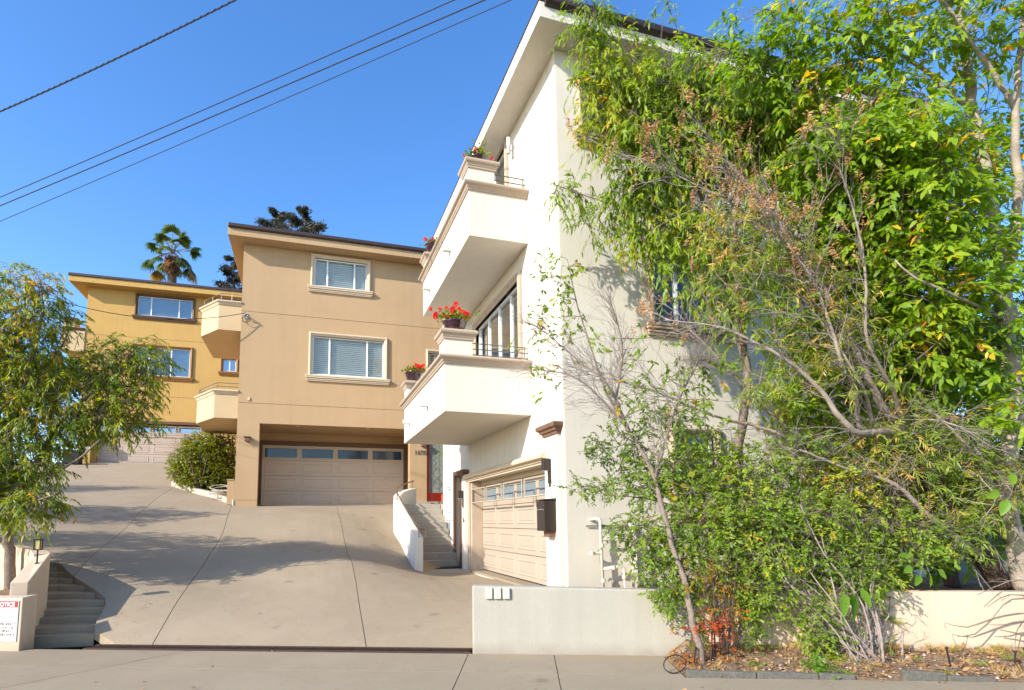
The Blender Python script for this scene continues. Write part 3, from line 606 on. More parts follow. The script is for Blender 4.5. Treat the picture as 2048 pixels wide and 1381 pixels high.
# ------------------------------------------------------------------ building parts
TRIM = [(0.0, 0.004), (0.0, 0.03), (0.02, 0.045), (0.04, 0.045), (0.055, 0.075), (0.085, 0.09), (0.115, 0.08), (0.13, 0.05), (0.132, 0.004)]
TRIMT = [(0.0, 0.004), (0.0, 0.04), (0.1, 0.05), (0.11, 0.004)]
def wall_sheet(F, u0, u1, v0, v1, holes, depth, m, name, parent):
    """one wall face with openings and their reveals; holes are (u0, u1, v0, v1)"""
    us = sorted({u0, u1, *[h[0] for h in holes], *[h[1] for h in holes]}); vs = sorted({v0, v1, *[h[2] for h in holes], *[h[3] for h in holes]})
    us = [u for u in us if u0 <= u <= u1]; vs = [v for v in vs if v0 <= v <= v1]
    b = MB()
    for i in range(len(us) - 1):
        for j in range(len(vs) - 1):
            cu, cv = (us[i] + us[i + 1]) / 2, (vs[j] + vs[j + 1]) / 2
            if any(h[0] < cu < h[1] and h[2] < cv < h[3] for h in holes): continue
            b.fbox(F, us[i], us[i + 1], vs[j], vs[j + 1], -depth, 0)
    # merge the cells into one shell
    me = b.build(name, m, parent)
    import bmesh
    bm = bmesh.new(); bm.from_mesh(me.data); bmesh.ops.remove_doubles(bm, verts=bm.verts, dist=1e-4)
    kill = []; seen = {}
    for f in bm.faces:
        k = tuple(sorted(v.index for v in f.verts)); seen.setdefault(k, []).append(f)
    for k, fl in seen.items():
        if len(fl) > 1: kill += fl
    bmesh.ops.delete(bm, geom=kill, context='FACES'); bm.to_mesh(me.data); bm.free()
    return me

def window(house, F, u0, u1, v0, v1, splits, tm, sill=True, blind=None, rec=0.06, glass='glass', sillw=0.24, room=True, trimprof=TRIM, silldrop=0.0, cross=None):
    """white window with panes, moulded surround, sill and blinds; splits are the mullion places from 0 to 1"""
    w = u1 - u0; fr = MB(); t = 0.042
    fr.fbox(F, u0, u1, v0, v0 + t, -rec - 0.07, -rec + 0.015); fr.fbox(F, u0, u1, v1 - t, v1, -rec - 0.07, -rec + 0.015)
    fr.fbox(F, u0, u0 + t, v0 + t, v1 - t, -rec - 0.07, -rec + 0.015); fr.fbox(F, u1 - t, u1, v0 + t, v1 - t, -rec - 0.07, -rec + 0.015)
    for s in splits: fr.fbox(F, u0 + w * s - 0.03, u0 + w * s + 0.03, v0 + t, v1 - t, -rec - 0.06, -rec + 0.006)
    if cross: fr.fbox(F, u0 + t, u1 - t, v0 + (v1 - v0) * cross - 0.025, v0 + (v1 - v0) * cross + 0.025, -rec - 0.062, -rec + 0.008)
    wd = fr.build('window', M['frame'], house)
    ed = [0] + list(splits) + [1]
    for i in range(len(ed) - 1):
        a, c = u0 + w * ed[i] + 0.03, u0 + w * ed[i + 1] - 0.03
        p = MB(); p.fbox(F, a, c, v0 + t * .8, v1 - t * .8, -rec - 0.03, -rec - 0.024); p.build('pane', M[glass], wd)
    if blind:
        for i in range(len(ed) - 1):
            if i not in blind: continue
            a, c = u0 + w * ed[i] + 0.035, u0 + w * ed[i + 1] - 0.035
            p = MB(); v = v0 + 0.05
            while v < v1 - 0.05:
                p.add([F.p(a, v, -rec - 0.1), F.p(c, v, -rec - 0.1), F.p(c, v + 0.052, -rec - 0.082), F.p(a, v + 0.052, -rec - 0.082)], [(0, 1, 2, 3)]); v += 0.07
            p.build('blind', M['blind'], wd, 'stuff')
    if room:
        p = MB(); d0, d1 = -rec - 0.14, -rec - 0.9
        A = [F.p(u0, v0, d0), F.p(u1, v0, d0), F.p(u1, v1, d0), F.p(u0, v1, d0)]; Bq = [F.p(u0 - .3, v0 - .3, d1), F.p(u1 + .3, v0 - .3, d1), F.p(u1 + .3, v1 + .2, d1), F.p(u0 - .3, v1 + .2, d1)]
        p.add(A + Bq, [(4, 5, 6, 7), (0, 1, 5, 4), (1, 2, 6, 5), (2, 3, 7, 6), (3, 0, 4, 7)]); p.build('room_lining', M['room'], wd)
    if tm:
        p = MB(); p.frame_rect(F, u0, u1, v0, v1, [(-0.0, -rec)] + trimprof); p.build('surround', M[tm], wd)
    if sill:
        p = MB(); o = trimprof[-1][0]; s0 = v0 - o
        for d, pr_, ov in ((0.0, 0.13, 0.1), (0.05, 0.115, 0.09), (0.11, 0.085, 0.07), (0.155, 0.06, 0.055)):
            dn = d + (0.05 if d in (0.0,) else 0.052)
            p.fbox(F, u0 - o - ov, u1 + o + ov, s0 - dn + 0.09, s0 - d + 0.09, 0.003, pr_)
        p.build('sill', M[tm], wd, bevel=0.012)
    return wd

_panel = {}
def door_panel(w, h, m):
    k = (round(w, 3), round(h, 3), m)
    if k in _panel: return _panel[k]
    prof = [(0.0, 0.0), (0.012, 0.012), (0.035, 0.012), (0.06, -0.006), (0.075, 0.006)]
    vs = []; fs = []
    for t, n in prof: vs += [(t, t, n), (w - t, t, n), (w - t, h - t, n), (t, h - t, n)]
    for i in range(len(prof) - 1): fs += [(i * 4 + j, i * 4 + (j + 1) % 4, (i + 1) * 4 + (j + 1) % 4, (i + 1) * 4 + j) for j in range(4)]
    q = (len(prof) - 1) * 4; fs.append((q, q + 1, q + 2, q + 3))
    me = bpy.data.meshes.new('panel'); me.from_pydata(vs, [], fs); me.materials.append(M[m]); _panel[k] = me; return me
def garage_door(house, F, u0, u1, v0, v1, n, m, glass='glassb', cols=4, rows=4, inset=0.0):
    b = MB(); H = (v1 - v0) / rows; Wc = (u1 - u0) / cols
    for r in range(rows):
        g = 0.006
        if r < rows - 1: b.fbox(F, u0, u1, v0 + r * H + g, v0 + (r + 1) * H - g, n - 0.05, n)
        else:
            ph, pv = 0.085, 0.11
            b.fbox(F, u0, u1, v0 + r * H + g, v0 + r * H + pv, n - 0.05, n); b.fbox(F, u0, u1, v1 - pv, v1, n - 0.05, n)
            for c in range(cols + 1):
                uc = u0 + c * Wc
                b.fbox(F, max(u0, uc - ph), min(u1, uc + ph), v0 + r * H + pv, v1 - pv, n - 0.05, n)
    b.fbox(F, u0, u1, v0, v1 - H * 0.9, n - 0.06, n - 0.045)
    d = b.build('garage_door', M[m], house, bevel=0.003)
    org = origin_of(house)
    for r in range(rows - 1):
        for c in range(cols):
            o = link('panel', door_panel(Wc - 0.2, H - 0.2, m), d)
            o.matrix_local = F.mat(u0 + c * Wc + 0.1, v0 + r * H + 0.1, n + 0.001, org)
    for c in range(cols):
        a, e, lo, hi = u0 + c * Wc + 0.085, u0 + (c + 1) * Wc - 0.085, v0 + (rows - 1) * H + 0.11, v1 - 0.11
        p = MB(); p.fbox(F, a - .01, e + .01, lo - .01, hi + .01, n - 0.034, n - 0.026); p.build('pane', M[glass], d)
        p = MB(); p.frame_rect(F, a, e, lo, hi, [(0, -0.02), (0, 0.008), (0.022, 0.012), (0.03, 0.001)]); p.build('pane_frame', M[m], d)
    b = MB(); b.fbox(F, u0 - 0.02, u1 + 0.02, v0 - 0.1, v1 + 0.1, n - 0.5, n - 0.4); b.build('door_backing', M['shade'], d)
    b = MB(); b.fbox(F, u0, u1, v0 - 0.02, v0 + 0.02, n - 0.045, n + 0.004); b.build('bottom_seal', M['black'], d)
    return d

CORNICE = [(-0.03, 0.0), (0.025, 0.0), (0.032, 0.012), (0.032, 0.03), (0.05, 0.045), (0.06, 0.075), (0.075, 0.085), (0.105, 0.1), (0.118, 0.125), (0.112, 0.15), (0.09, 0.165), (-0.03, 0.17)]
def prof_at(P, z, k=1.0, kz=1.0): return [(o * k, z + h * kz) for o, h in P]
def rails(b, pts, zs, r=0.009, post=None):
    for z in zs: b.tube([(p[0], p[1], z) for p in pts], r, 6)

# ------------------------------------------------------------------ the white house
XW, YW = 4.097, 8.42
WH = empty('white_house', (8.2, 12.7, 0.3), 'cream white three storey house with stacked balconies, half hidden by trees', 'house')
FF, FL = front(YW), sideL(XW)
# side wall (u = -Y): openings for garage, entry door, small window, patio door, upper window
gar = (-14.05, -9.17, 0.33, 2.62)
patio = (-13.45, -10.35, 4.45, 6.55)
upw = (-12.95, -11.0, 8.1, 10.0)
entry = (-15.62, -14.86, 0.34, 2.92)
slim = (-16.75, -16.25, 1.2, 2.62)
wall_sheet(FL, -17.15, -YW, -0.4, 10.03, [gar, patio, upw, entry, slim], 0.3, M['white'], 'side_wall', WH)
fw = [(4.64, 6.1, 8.5, 9.75), (5.95, 7.62, 5.12, 6.55), (6.25, 7.05, 1.75, 3.1), (7.9, 9.9, 8.5, 9.75), (9.1, 10.8, 5.12, 6.55)]
wall_sheet(FF, XW + 0.3, 12.3, -0.4, 10.03, [(a, c, d, e) for a, c, d, e in fw], 0.3, M['white'], 'front_wall', WH)
b = MB(); b.box(4.4, 12.3, 16.85, 17.15, -0.4, 10.03); b.box(12.0, 12.297, YW + .3, 16.85, -0.4, 10.03); b.build('rear_wall', M['white'], WH)
# thin base reveal line and control joint on the front wall
b = MB(); b.box(3.57, 12.85, 7.88, 17.7, 10.031, 10.33); b.build('roof', M['white'], WH, bevel=0.01)
b = MB(); b.sweep([(3.57, 17.7), (3.57, 7.88), (12.85, 7.88), (12.85, 17.7)], [(-.02, 10.328), (0.012, 10.328), (0.012, 10.36), (-.02, 10.36)], False); b.build('roof_edge', M['dark'], WH)
b = MB(); b.sweep([(3.66, 7.88), (12.85, 7.88)], [(0, 10.24), (0.05, 10.25), (0.1, 10.285), (0.118, 10.33), (0.118, 10.375), (0.0, 10.375)]); b.build('gutter', M['dark'], WH)
b = MB(); b.box(3.6, 12.82, 7.92, 17.66, 10.332, 10.352); b.build('roof_deck', M['dark'], WH)
window(WH, FF, *fw[0], [0.5], 'trimw'); window(WH, FF, *fw[1], [0.3, 0.72], 'trimw'); window(WH, FF, *fw[2], [], 'trimw', sill=True, cross=0.5); window(WH, FF, *fw[3], [0.5], 'trimw'); window(WH, FF, *fw[4], [0.33, 0.66], 'trimw')
window(WH, FL, *upw, [0.5], 'trimw', sill=False)
window(WH, FL, *slim, [], None, sill=False, cross=0.5, rec=0.05)
# patio door with four leaves
window(WH, FL, *patio, [0.25, 0.5, 0.75], 'trimw', sill=False, rec=0.09)
# garage
garage_door(WH, FL, -14.03, -9.12, 0.35, 2.5, -0.3, 'doorw', 'frostpane')
b = MB(); b.fbox(FL, -14.05, -9.17, 0.3, 0.348, -0.299, 0.02); b.build('garage_threshold', M['walk'], WH)
b = MB(); b.fbox(FL, -14.0, -9.17, 2.5, 2.617, -0.36, -0.26); b.build('door_header', M['trim'], WH)
b = MB()                                                     # moulded lintel over the garage: a rolled bar on stepped fillets
prof = [(0.004, 2.6), (0.05, 2.605), (0.05, 2.64), (0.085, 2.645), (0.085, 2.675), (0.13, 2.68), (0.165, 2.70), (0.178, 2.735), (0.17, 2.77), (0.14, 2.80), (0.004, 2.805)]
b.sweep([(XW, 14.22), (XW, 9.02)], [(o, z) for o, z in prof]); lint = b.build('garage_lintel', M['trim'], WH)
b = MB(); b.fbox(FL, -14.2, -14.055, 0.3, 2.6, 0.003, 0.05); b.build('jamb_moulding', M['trimw'], WH, bevel=0.012)
b = MB(); b.fbox(FL, -14.05, -13.97, 0.33, 2.61, -0.295, -0.01); b.build('jamb_lining', M['trimw'], WH)
# pilasters with brown caps
def pilaster(y0, y1, z1, name='pilaster'):
    b = MB(); b.fbox(FL, -y1, -y0, -0.3, z1, 0.003, 0.08); p = b.build(name, M['white'], WH, bevel=0.006)
    b = MB(); b.sweep([(XW + 0.02, y1), (XW - 0.08, y1), (XW - 0.08, y0), (XW + 0.02, y0)], [(-0.07, z1), (0.02, z1), (0.03, z1 + 0.05), (0.06, z1 + 0.06), (0.07, z1 + 0.1), (0.11, z1 + 0.12), (0.12, z1 + 0.17), (0.1, z1 + 0.2), (-0.07, z1 + 0.2)])
    b.build('cap', M['umber'], p)
pilaster(8.56, 9.1, 3.05); pilaster(14.3, 14.66, 2.75)
b = MB(); b.fbox(FL, -8.54, -8.425, -0.3, 10.02, 0.003, 0.012); b.build('corner_bead', M['white'], WH)
# entry door
b = MB(); b.fbox(FL, -15.68, -15.56, 0.34, 3.0, 0.0035, 0.06); b.fbox(FL, -14.92, -14.8, 0.34, 3.0, 0.0035, 0.06); b.fbox(FL, -15.56, -14.92, 2.88, 3.0, 0.0035, 0.06); fr = b.build('door_frame', M['brdoor'], WH, bevel=0.005)
b = MB(); b.fbox(FL, -15.6, -14.88, 0.36, 2.9, -0.16, -0.11); ed = b.build('entry_door', M['brdoor'], WH)
for k in range(3):
    b = MB(); b.frame_rect(FL, -15.46, -15.02, 0.55 + k * 0.78, 1.17 + k * 0.78, [(0, -0.108), (0.02, -0.09), (0.05, -0.108)]); b.build('panel', M['brdoor'], ed)
b = MB(); b.tube([FL.p(-14.97, 1.15, -0.1), FL.p(-14.97, 1.15, -0.05), FL.p(-14.97, 1.5, -0.05), FL.p(-14.97, 1.5, -0.1)], 0.012, 6); b.build('handle', M['bronze'], ed)
b = MB(); b.fbox(FL, -15.62, -14.86, 0.3, 0.338, -0.25, 0.05); b.build('threshold', M['bronze'], WH)
b = MB(); b.tube([FL.p(-17.14, 1.62, 0.004), FL.p(-15.7, 1.62, 0.004)], 0.006, 4); b.build('control_joint', M['seam'], WH)
text('56', FL, -14.47, 1.62, 0.082, 0.2, M['ink'], WH, 'house_number', depth=0.01)
# balconies
def balcony(xo, y0, y1, z0, zc, pier_w, pz, pfar, rail_z, name='balcony'):
    b = MB(); b.box(xo, XW - 0.003, y0, y1, z0, zc + 0.02); bal = b.build(name, M['white'], WH, bevel=0.008)
    b = MB(); b.sweep([(XW - 0.004, y1), (xo, y1), (xo, y0), (XW - 0.004, y0)], prof_at(CORNICE, zc)); b.build('cornice', M['trimw'], bal)
    zt = zc + 0.168
    for (px0, px1, py0, py1) in ((xo + 0.0, xo + pier_w, y0 + 0.005, y0 + 0.42), (xo + 0.0, xo + 0.42, y1 - 0.42, y1 - 0.005)):
        b = MB(); b.box(px0, px1, py0, py1, zt - 0.02, pz); pr_ = b.build('pier', M['white'], bal, bevel=0.006)
        b = MB(); b.sweep([(px0, py1), (px0, py0), (px1, py0), (px1, py1)], prof_at(CORNICE, pz - 0.005, 0.75, 1.1), True); b.prism([(px0 - .06, py0 - .06), (px1 + .06, py0 - .06), (px1 + .06, py1 + .06), (px0 - .06, py1 + .06)], pz + 0.12, pz + 0.181); b.build('pier_cap', M['trimw'], bal)
    b = MB(); rx = xo + 0.08; ry = y0 + 0.1
    for z in rail_z:
        b.tube([(xo + pier_w, ry, zt + z), (XW - 0.01, ry, zt + z)], 0.011, 6); b.tube([(rx, y0 + 0.42, zt + z), (rx, y1 - 0.42, zt + z)], 0.011, 6)
    for t in (0.12, 0.93):
        x = xo + pier_w + (XW - xo - pier_w) * t; b.tube([(x, ry, zt), (x, ry, zt + rail_z[-1] + .02)], 0.012, 6)
    n = 5
    for i in range(n + 1):
        y = y0 + 0.45 + (y1 - y0 - 0.9) * i / n; b.tube([(rx, y, zt), (rx, y, zt + rail_z[-1] + .02)], 0.012, 6)
    b.build('railing', M['rail'], bal)
    for y in (y0 + (y1 - y0) * 0.33, y0 + (y1 - y0) * 0.81):
        b = MB(); z = z0 + 0.42; b.box(xo - 0.17, xo - 0.002, y - .05, y + .05, z - 0.045, z + 0.045); b.build('drain_spout', M['white'], bal, bevel=0.004)
    return bal
balcony(2.385, 9.85, 14.3, 3.6, 4.5, 0.55, 4.98, 5.0, (0.07, 0.18, 0.29))
balcony(2.88, 9.85, 14.3, 7.06, 7.99, 0.53, 8.46, 8.6, (0.07, 0.19, 0.31), 'balcony')
# wall lights, mailbox
def wall_light(y, z, label):
    t = empty('wall_light', FL.p(-y, z, 0.082), label, 'wall lamp')
    b = MB(); b.fbox(FL, -y - 0.06, -y + 0.06, z - 0.22, z + 0.2, 0.083, 0.1); b.fbox(FL, -y - 0.03, -y + 0.03, z - 0.28, z - 0.22, 0.083, 0.095); b.build('back_plate', M['bronze'], t, bevel=0.003)
    b = MB(); b.fbox(FL, -y - 0.05, -y + 0.05, z + 0.0, z + 0.21, 0.1, 0.22); b.build('lamp_shade', M['bronze'], t, bevel=0.006)
    b = MB(); b.fbox(FL, -y - 0.04, -y + 0.04, z - 0.004, z - 0.001, 0.11, 0.21); b.build('diffuser', M['lampglass'], t)
wall_light(8.88, 2.45, 'dark bronze wall lamp above the mailbox by the garage'); wall_light(14.5, 2.2, 'dark bronze wall lamp beside the brown entry door')
t = empty('mailbox', FL.p(-8.83, 1.5, 0.082), 'dark bronze mailbox with slanted lid on the white pilaster', 'mailbox')
b = MB(); b.fbox(FL, -8.98, -8.66, 1.42, 1.93, 0.083, 0.3); b.build('box', M['bronze'], t, bevel=0.006)
b = MB(); b.hexa([FL.p(*q) for q in [(-8.99, 1.935, 0.32), (-8.65, 1.935, 0.32), (-8.65, 1.935, 0.083), (-8.99, 1.935, 0.083), (-8.99, 1.95, 0.32), (-8.65, 1.95, 0.32), (-8.65, 1.97, 0.083), (-8.99, 1.97, 0.083)]]); b.build('lid', M['bronze'], t)
b = MB(); b.fbox(FL, -8.96, -8.68, 1.78, 1.784, 0.3005, 0.303); b.build('seam', M['beige'], t)
b = MB(); b.fbox(FL, -8.93, -8.7, 1.32, 1.418, 0.084, 0.2); b.build('paper_slot', M['umber'], t, bevel=0.004)
# upper balcony wall sconce
q = FL.p(-10.55, 9.55, 0)
t = empty('wall_sconce', q, 'white cylinder wall sconce beside the upper balcony window', 'wall lamp')
b = MB(); b.fbox(FL, -10.6, -10.5, 9.35, 9.72, 0.002, 0.02); b.build('back_plate', M['steel'], t, bevel=0.004)
b = MB(); b.tube([FL.p(-10.55, 9.5, 0.02), FL.p(-10.55, 9.5, 0.1)], 0.015, 8); b.lathe(FL.p(-10.55, 9.42, 0.12), [(0, 0), (0.045, 0), (0.045, 0.16), (0, 0.16)], 16); b.build('bracket', M['steel'], t)
b = MB(); b.lathe(FL.p(-10.55, 9.581, 0.12), [(0, 0), (0.042, 0), (0.042, 0.2), (0, 0.2)], 16); b.build('lamp_shade', M['lampglass'], t)

# ------------------------------------------------------------------ the tan house
YT = 19.9
TH = empty('tan_house', (3, 24, 2.2), 'tan stucco three storey house with wide eaves behind the driveway', 'house')
FT = front(YT)
tw1 = (0.085, 2.56, 6.72, 8.1); tw2 = (0.09, 1.92, 9.94, 10.96); tw3 = (4.25, 5.4, 6.85, 7.8)
gop = (-1.57, 3.52, 1.8, 4.92); eop = (4.15, 5.1, 2.28, 4.6)
wall_sheet(FT, -2.265, 9.0, 1.6, 11.158, [tw1, tw2, tw3, gop, eop], 0.3, M['tan'], 'front_wall', TH)
b = MB(); b.box(-2.265, -1.965, YT + .3, 28, 1.6, 11.158); b.box(8.7, 9, YT + .3, 28, 1.6, 11.158); b.box(-1.965, 8.7, 27.7, 28, 1.6, 11.158); b.build('rear_wall', M['tan'], TH)
b = MB(); b.box(-2.715, 9.5, 19.36, 28.5, 11.16, 11.43); b.build('roof', M['tan'], TH, bevel=0.01)
b = MB(); b.box(-2.73, 9.5, 19.33, 28.5, 11.431, 11.54); b.build('roof_edge', M['dark'], TH, bevel=0.02)
b = MB(); b.sweep([(-2.69, 19.36), (9.5, 19.36)], [(0, 11.40), (0.05, 11.41), (0.095, 11.44), (0.105, 11.5), (0.105, 11.535), (0, 11.535)]); b.build('gutter', M['dark'], TH)
window(TH, FT, *tw1, [0.23, 0.76], 'trim', blind=(0, 1, 2)); window(TH, FT, *tw2, [0.24, 0.76], 'trim', blind=(0, 1, 2)); window(TH, FT, *tw3, [0.5], 'trim', blind=(0,))
b = MB()
for z in (8.77, 5.6): b.fbox(FT, -2.26, 8.9, z - 0.006, z + 0.006, 0.0005, 0.003)
b.build('control_joint', M['brown'], TH)
b = MB(); b.fbox(FT, -2.26, -1.575, 2.335, 2.345, 0.0005, 0.003); b.build('plinth_line', M['brown'], TH)
# garage recess: wider inside than its opening, so the far door stands in shade
YD = 21.9; FG = front(YD)
b = MB(); b.box(-2.262, -1.99, YT + .3, 22.4, 1.8, 5.2); b.box(4.1, 4.4, YT + .3, 22.4, 1.8, 5.2); b.box(-1.99, 4.1, YT + .3, 22.4, 4.921, 5.2); b.build('garage_recess', M['tan'], TH)
gl, gr_ = atY(521, 1012, YD)[0], atY(807, 1012, YD)[0]; gt = atY(524, 890, YD)[2]
b = MB(); b.fbox(FG, -1.985, 4.095, gt + 0.16, 4.919, -0.2, -0.04); b.fbox(FG, -1.985, gl - 0.11, 1.9, gt + .16, -0.2, -0.04); b.fbox(FG, gr_ + 0.12, 4.095, 1.9, gt + .16, -0.2, -0.04); b.build('recess_wall', M['tan'], TH)
b = MB(); b.fbox(FG, gl - 0.11, gl - 0.003, 1.9, gt + 0.16, -0.15, 0.03); b.fbox(FG, gr_ + .003, gr_ + 0.12, 1.9, gt + 0.16, -0.15, 0.03); b.fbox(FG, gl - .003, gr_ + .003, gt + 0.003, gt + 0.16, -0.15, 0.03); b.build('garage_frame', M['brown'], TH, bevel=0.01)
garage_door(TH, FG, gl, gr_, 2.2, gt, -0.04, 'door', 'darkpane')
for x in (-0.35, 2.05):
    b = MB(); b.lathe((x, YT + 0.3, 4.915), [(0.07, 0), (0.07, 0.004), (0.05, 0.005), (0, 0.005)], 14); b.build('downlight', M['paint'], TH)
# entry: red door with leaded glass
b = MB(); b.fbox(FT, 4.15, 4.235, 2.28, 4.6, -0.2, -0.02); b.fbox(FT, 4.235, 5.1, 4.48, 4.6, -0.2, -0.02); b.fbox(FT, 4.235, 5.1, 2.28, 2.62, -0.2, -0.035); rd = b.build('entry_door', M['reddoor'], TH, bevel=0.006)
b = MB(); b.fbox(FT, 4.235, 5.1, 2.62, 4.48, -0.2, -0.08); b.build('leaded_pane', M['leadglass'], rd)
b = MB()
for u in (4.33, 4.38, 4.62): b.tube([FT.p(u, 2.62, -0.078), FT.p(u, 4.48, -0.078)], 0.006, 4)
for v in (2.72, 3.1, 3.6, 3.95, 4.25): b.tube([FT.p(4.235, v, -0.078), FT.p(4.38, v, -0.078)], 0.006, 4)
for cv in (2.95, 3.35): b.tube([FT.p(4.56 + 0.15 * math.cos(t), cv + 0.17 * math.sin(t), -0.078) for t in np.linspace(0, 6.28, 20)], 0.007, 4)
b.tube([FT.p(4.46 + 0.05 * math.sin(t * 5), 3.45 + t * 0.16, -0.078) for t in np.linspace(0, 6.28, 40)], 0.007, 4)
b.build('leading', M['ink'], rd)
text('1690', FT, 3.92, 4.06, 0.004, 0.23, M['ink'], TH, 'house_number', depth=0.008, bold=0.006)
def soffit_lamp(u, v, label):
    t = empty('wall_light', FT.p(u, v, 0), label, 'wall lamp')
    b = MB(); b.fbox(FT, u - 0.085, u + 0.085, v - 0.13, v + 0.0, 0.002, 0.13); b.build('lamp_body', M['umber'], t, bevel=0.01)
    b = MB(); b.fbox(FT, u - 0.11, u + 0.11, v + 0.001, v + 0.025, 0.002, 0.16); b.build('lamp_cap', M['brown'], t, bevel=0.004)
soffit_lamp(-1.93, 4.42, 'small red brown wall lamp left of the tan garage'); soffit_lamp(4.02, 4.42, 'small red brown wall lamp above the number 1690')
b = MB(); b.fbox(FT, -1.97, -1.9, 5.68, 5.79, 0.002, 0.03); b.build('outlet_box', M['trim'], TH)
b = MB(); b.fbox(FT, -2.5, -2.27, 2.2, 3.0, -0.1, -0.02); b.fbox(FT, -2.52, -2.3, 3.0, 3.03, -0.1, -0.0); b.build('meter_cabinet', M['tan'], TH)
# side balconies with cut corners
def side_balcony(house, xw, y0, pts, z0, zc, m, tm, rz, railm='rail', wall=None):
    b = MB(); b.prism(pts, z0, zc + 0.02); bal = b.build('balcony', M[m], house)
    b = MB(); b.sweep(pts[::-1][:-0] if False else list(reversed(pts)), prof_at(CORNICE, zc, 0.9, 0.9)); b.build('cornice', M[tm], bal)
    b = MB(); zt = zc + 0.15
    ip = [(p[0] + (0.06 if p[0] < xw - .1 else 0), p[1] + (0.08 if i < 2 else 0)) for i, p in enumerate(pts)]
    for z in rz: b.tube([(p[0], p[1], zt + z) for p in ip], 0.012, 6)
    for i in range(len(ip) - 1):
        for t in (0.0, 0.5, 1.0):
            x, y = ip[i][0] * (1 - t) + ip[i + 1][0] * t, ip[i][1] * (1 - t) + ip[i + 1][1] * t; b.tube([(x, y, zt - 0.02), (x, y, zt + rz[-1])], 0.01, 6)
    b.build('railing', M[railm], bal)
side_balcony(TH, -2.265, 19.95, [(-2.268, 19.95), (-3.0, 19.95), (-3.75, 21.3), (-3.75, 23.6), (-2.268, 23.6)], 5.06, 5.86, 'peach', 'trim', (0.13, 0.25))
side_balcony(TH, -2.265, 19.95, [(-2.268, 19.95), (-2.98, 19.95), (-3.65, 20.9), (-3.65, 23.6), (-2.268, 23.6)], 8.07, 8.93, 'peach', 'trim', (0.13, 0.28))
# cable bracket at the service drop
t = empty('cable_bracket', FT.p(-2.12, 8.58, 0), 'grey cable bracket with looped wire on the tan wall', 'cable bracket')
b = MB(); b.tube([FT.p(-2.12, 8.62, 0), FT.p(-2.12, 8.62, 0.22)], 0.018, 8); b.fbox(FT, -2.17, -2.07, 8.5, 8.68, 0.001, 0.03); b.build('bracket_arm', M['steel'], t)
b = MB(); b.tube([FT.p(-2.1 + 0.13 * math.sin(a) * 1.0, 8.47 + 0.13 * math.cos(a), 0.16 - 0.02 * a) for a in np.linspace(0, 6.9, 26)], 0.011, 6); b.build('wire_loop', M['wire'], t)
b = MB(); b.tube([FT.p(-2.05, 8.55, 0.2), FT.p(-1.95, 8.5, 0.1), FT.p(-1.96, 8.44, 0.03)], 0.022, 6); b.build('connector', M['steel'], t)

# ------------------------------------------------------------------ the ochre house at the top
YY_ = 33.14
OH = empty('ochre_house', (-7, 38, 4.7), 'ochre yellow three storey house at the top of the driveway', 'house')
FO = front(YY_)
ow = [(-8.95, -6.28, 12.78, 13.85), (-8.95, -6.28, 9.5, 11.05), (-4.62, -3.95, 9.98, 10.66)]
ogar = (-10.47, -5.5, 4.4, 6.9)
wall_sheet(FO, -11.3, 2, 4.2, 14.07, ow + [ogar], 0.3, M['yellow'], 'front_wall', OH)
b = MB(); b.box(-11.3, -11.0, YY_ + .3, 43, 4.2, 14.07); b.box(1.7, 2, YY_ + .3, 43, 4.2, 14.07); b.box(-11, 1.7, 42.7, 43, 4.2, 14.07); b.build('rear_wall', M['yellow'], OH)
b = MB(); b.box(-11.98, 2.5, 32.5, 43.5, 14.072, 14.36); b.build('roof', M['yellow'], OH)
b = MB(); b.box(-12.02, 2.5, 32.44, 43.5, 14.362, 14.5); b.build('roof_edge', M['dark'], OH, bevel=0.02)
window(OH, FO, *ow[0], [0.24, 0.75], 'brown', glass='glassy', trimprof=TRIM, blind=(0, 1, 2)); window(OH, FO, *ow[1], [0.25, 0.65], 'orangewood', glass='glassy', blind=(2,)); window(OH, FO, *ow[2], [0.5], 'orangewood', glass='glassb')
b = MB()
for z in (11.52, 8.36): b.fbox(FO, -11.29, 2, z - 0.008, z + 0.008, 0.0005, 0.003)
b.build('control_joint', M['brown'], OH)
b = MB(); b.fbox(FO, -10.6, -5.3, 6.86, 7.02, 0.003, 0.09); b.fbox(FO, -5.5, -5.36, 4.5, 6.86, 0.003, 0.05); b.build('garage_frame', M['brown'], OH, bevel=0.01)
garage_door(OH, FO, -10.45, -5.52, 4.73, 6.84, -0.2, 'doorp', 'glassb')
b = MB(); b.fbox(FO, -11.0, -10.62, 4.5, 6.3, 0.003, 0.32); b.build('gate_pier', M['yellow'], OH)
# left balcony of the ochre house
b = MB(); b.box(-12.35, -11.303, 33.1, 36, 10.55, 11.65); ob = b.build('balcony', M['peach'], OH)
b = MB(); b.sweep([(-11.303, 36), (-12.35, 36), (-12.35, 33.1), (-11.303, 33.1)], prof_at(CORNICE, 11.65, 0.9, 0.9)); b.build('cornice', M['umber'], ob)
b = MB(); b.box(-12.3, -11.75, 33.15, 33.7, 11.78, 12.15); b.build('pier', M['peach'], ob)
b = MB(); b.sweep([(-12.3, 33.7), (-12.3, 33.15), (-11.75, 33.15), (-11.75, 33.7)], prof_at(CORNICE, 12.14, .9, 1), True); b.prism([(-12.38, 33.07), (-11.67, 33.07), (-11.67, 33.78), (-12.38, 33.78)], 12.25, 12.32); b.build('pier_cap', M['umber'], ob)
b = MB()
for z in (12.0, 12.2): b.tube([(-11.75, 33.2, z), (-11.3, 33.2, z)], 0.02, 6)
b.build('railing', M['rail'], ob)
t = empty('mailbox', (-10.85, 32.7, 5.9), 'grey mailbox on the yellow pier of the ochre house', 'mailbox')
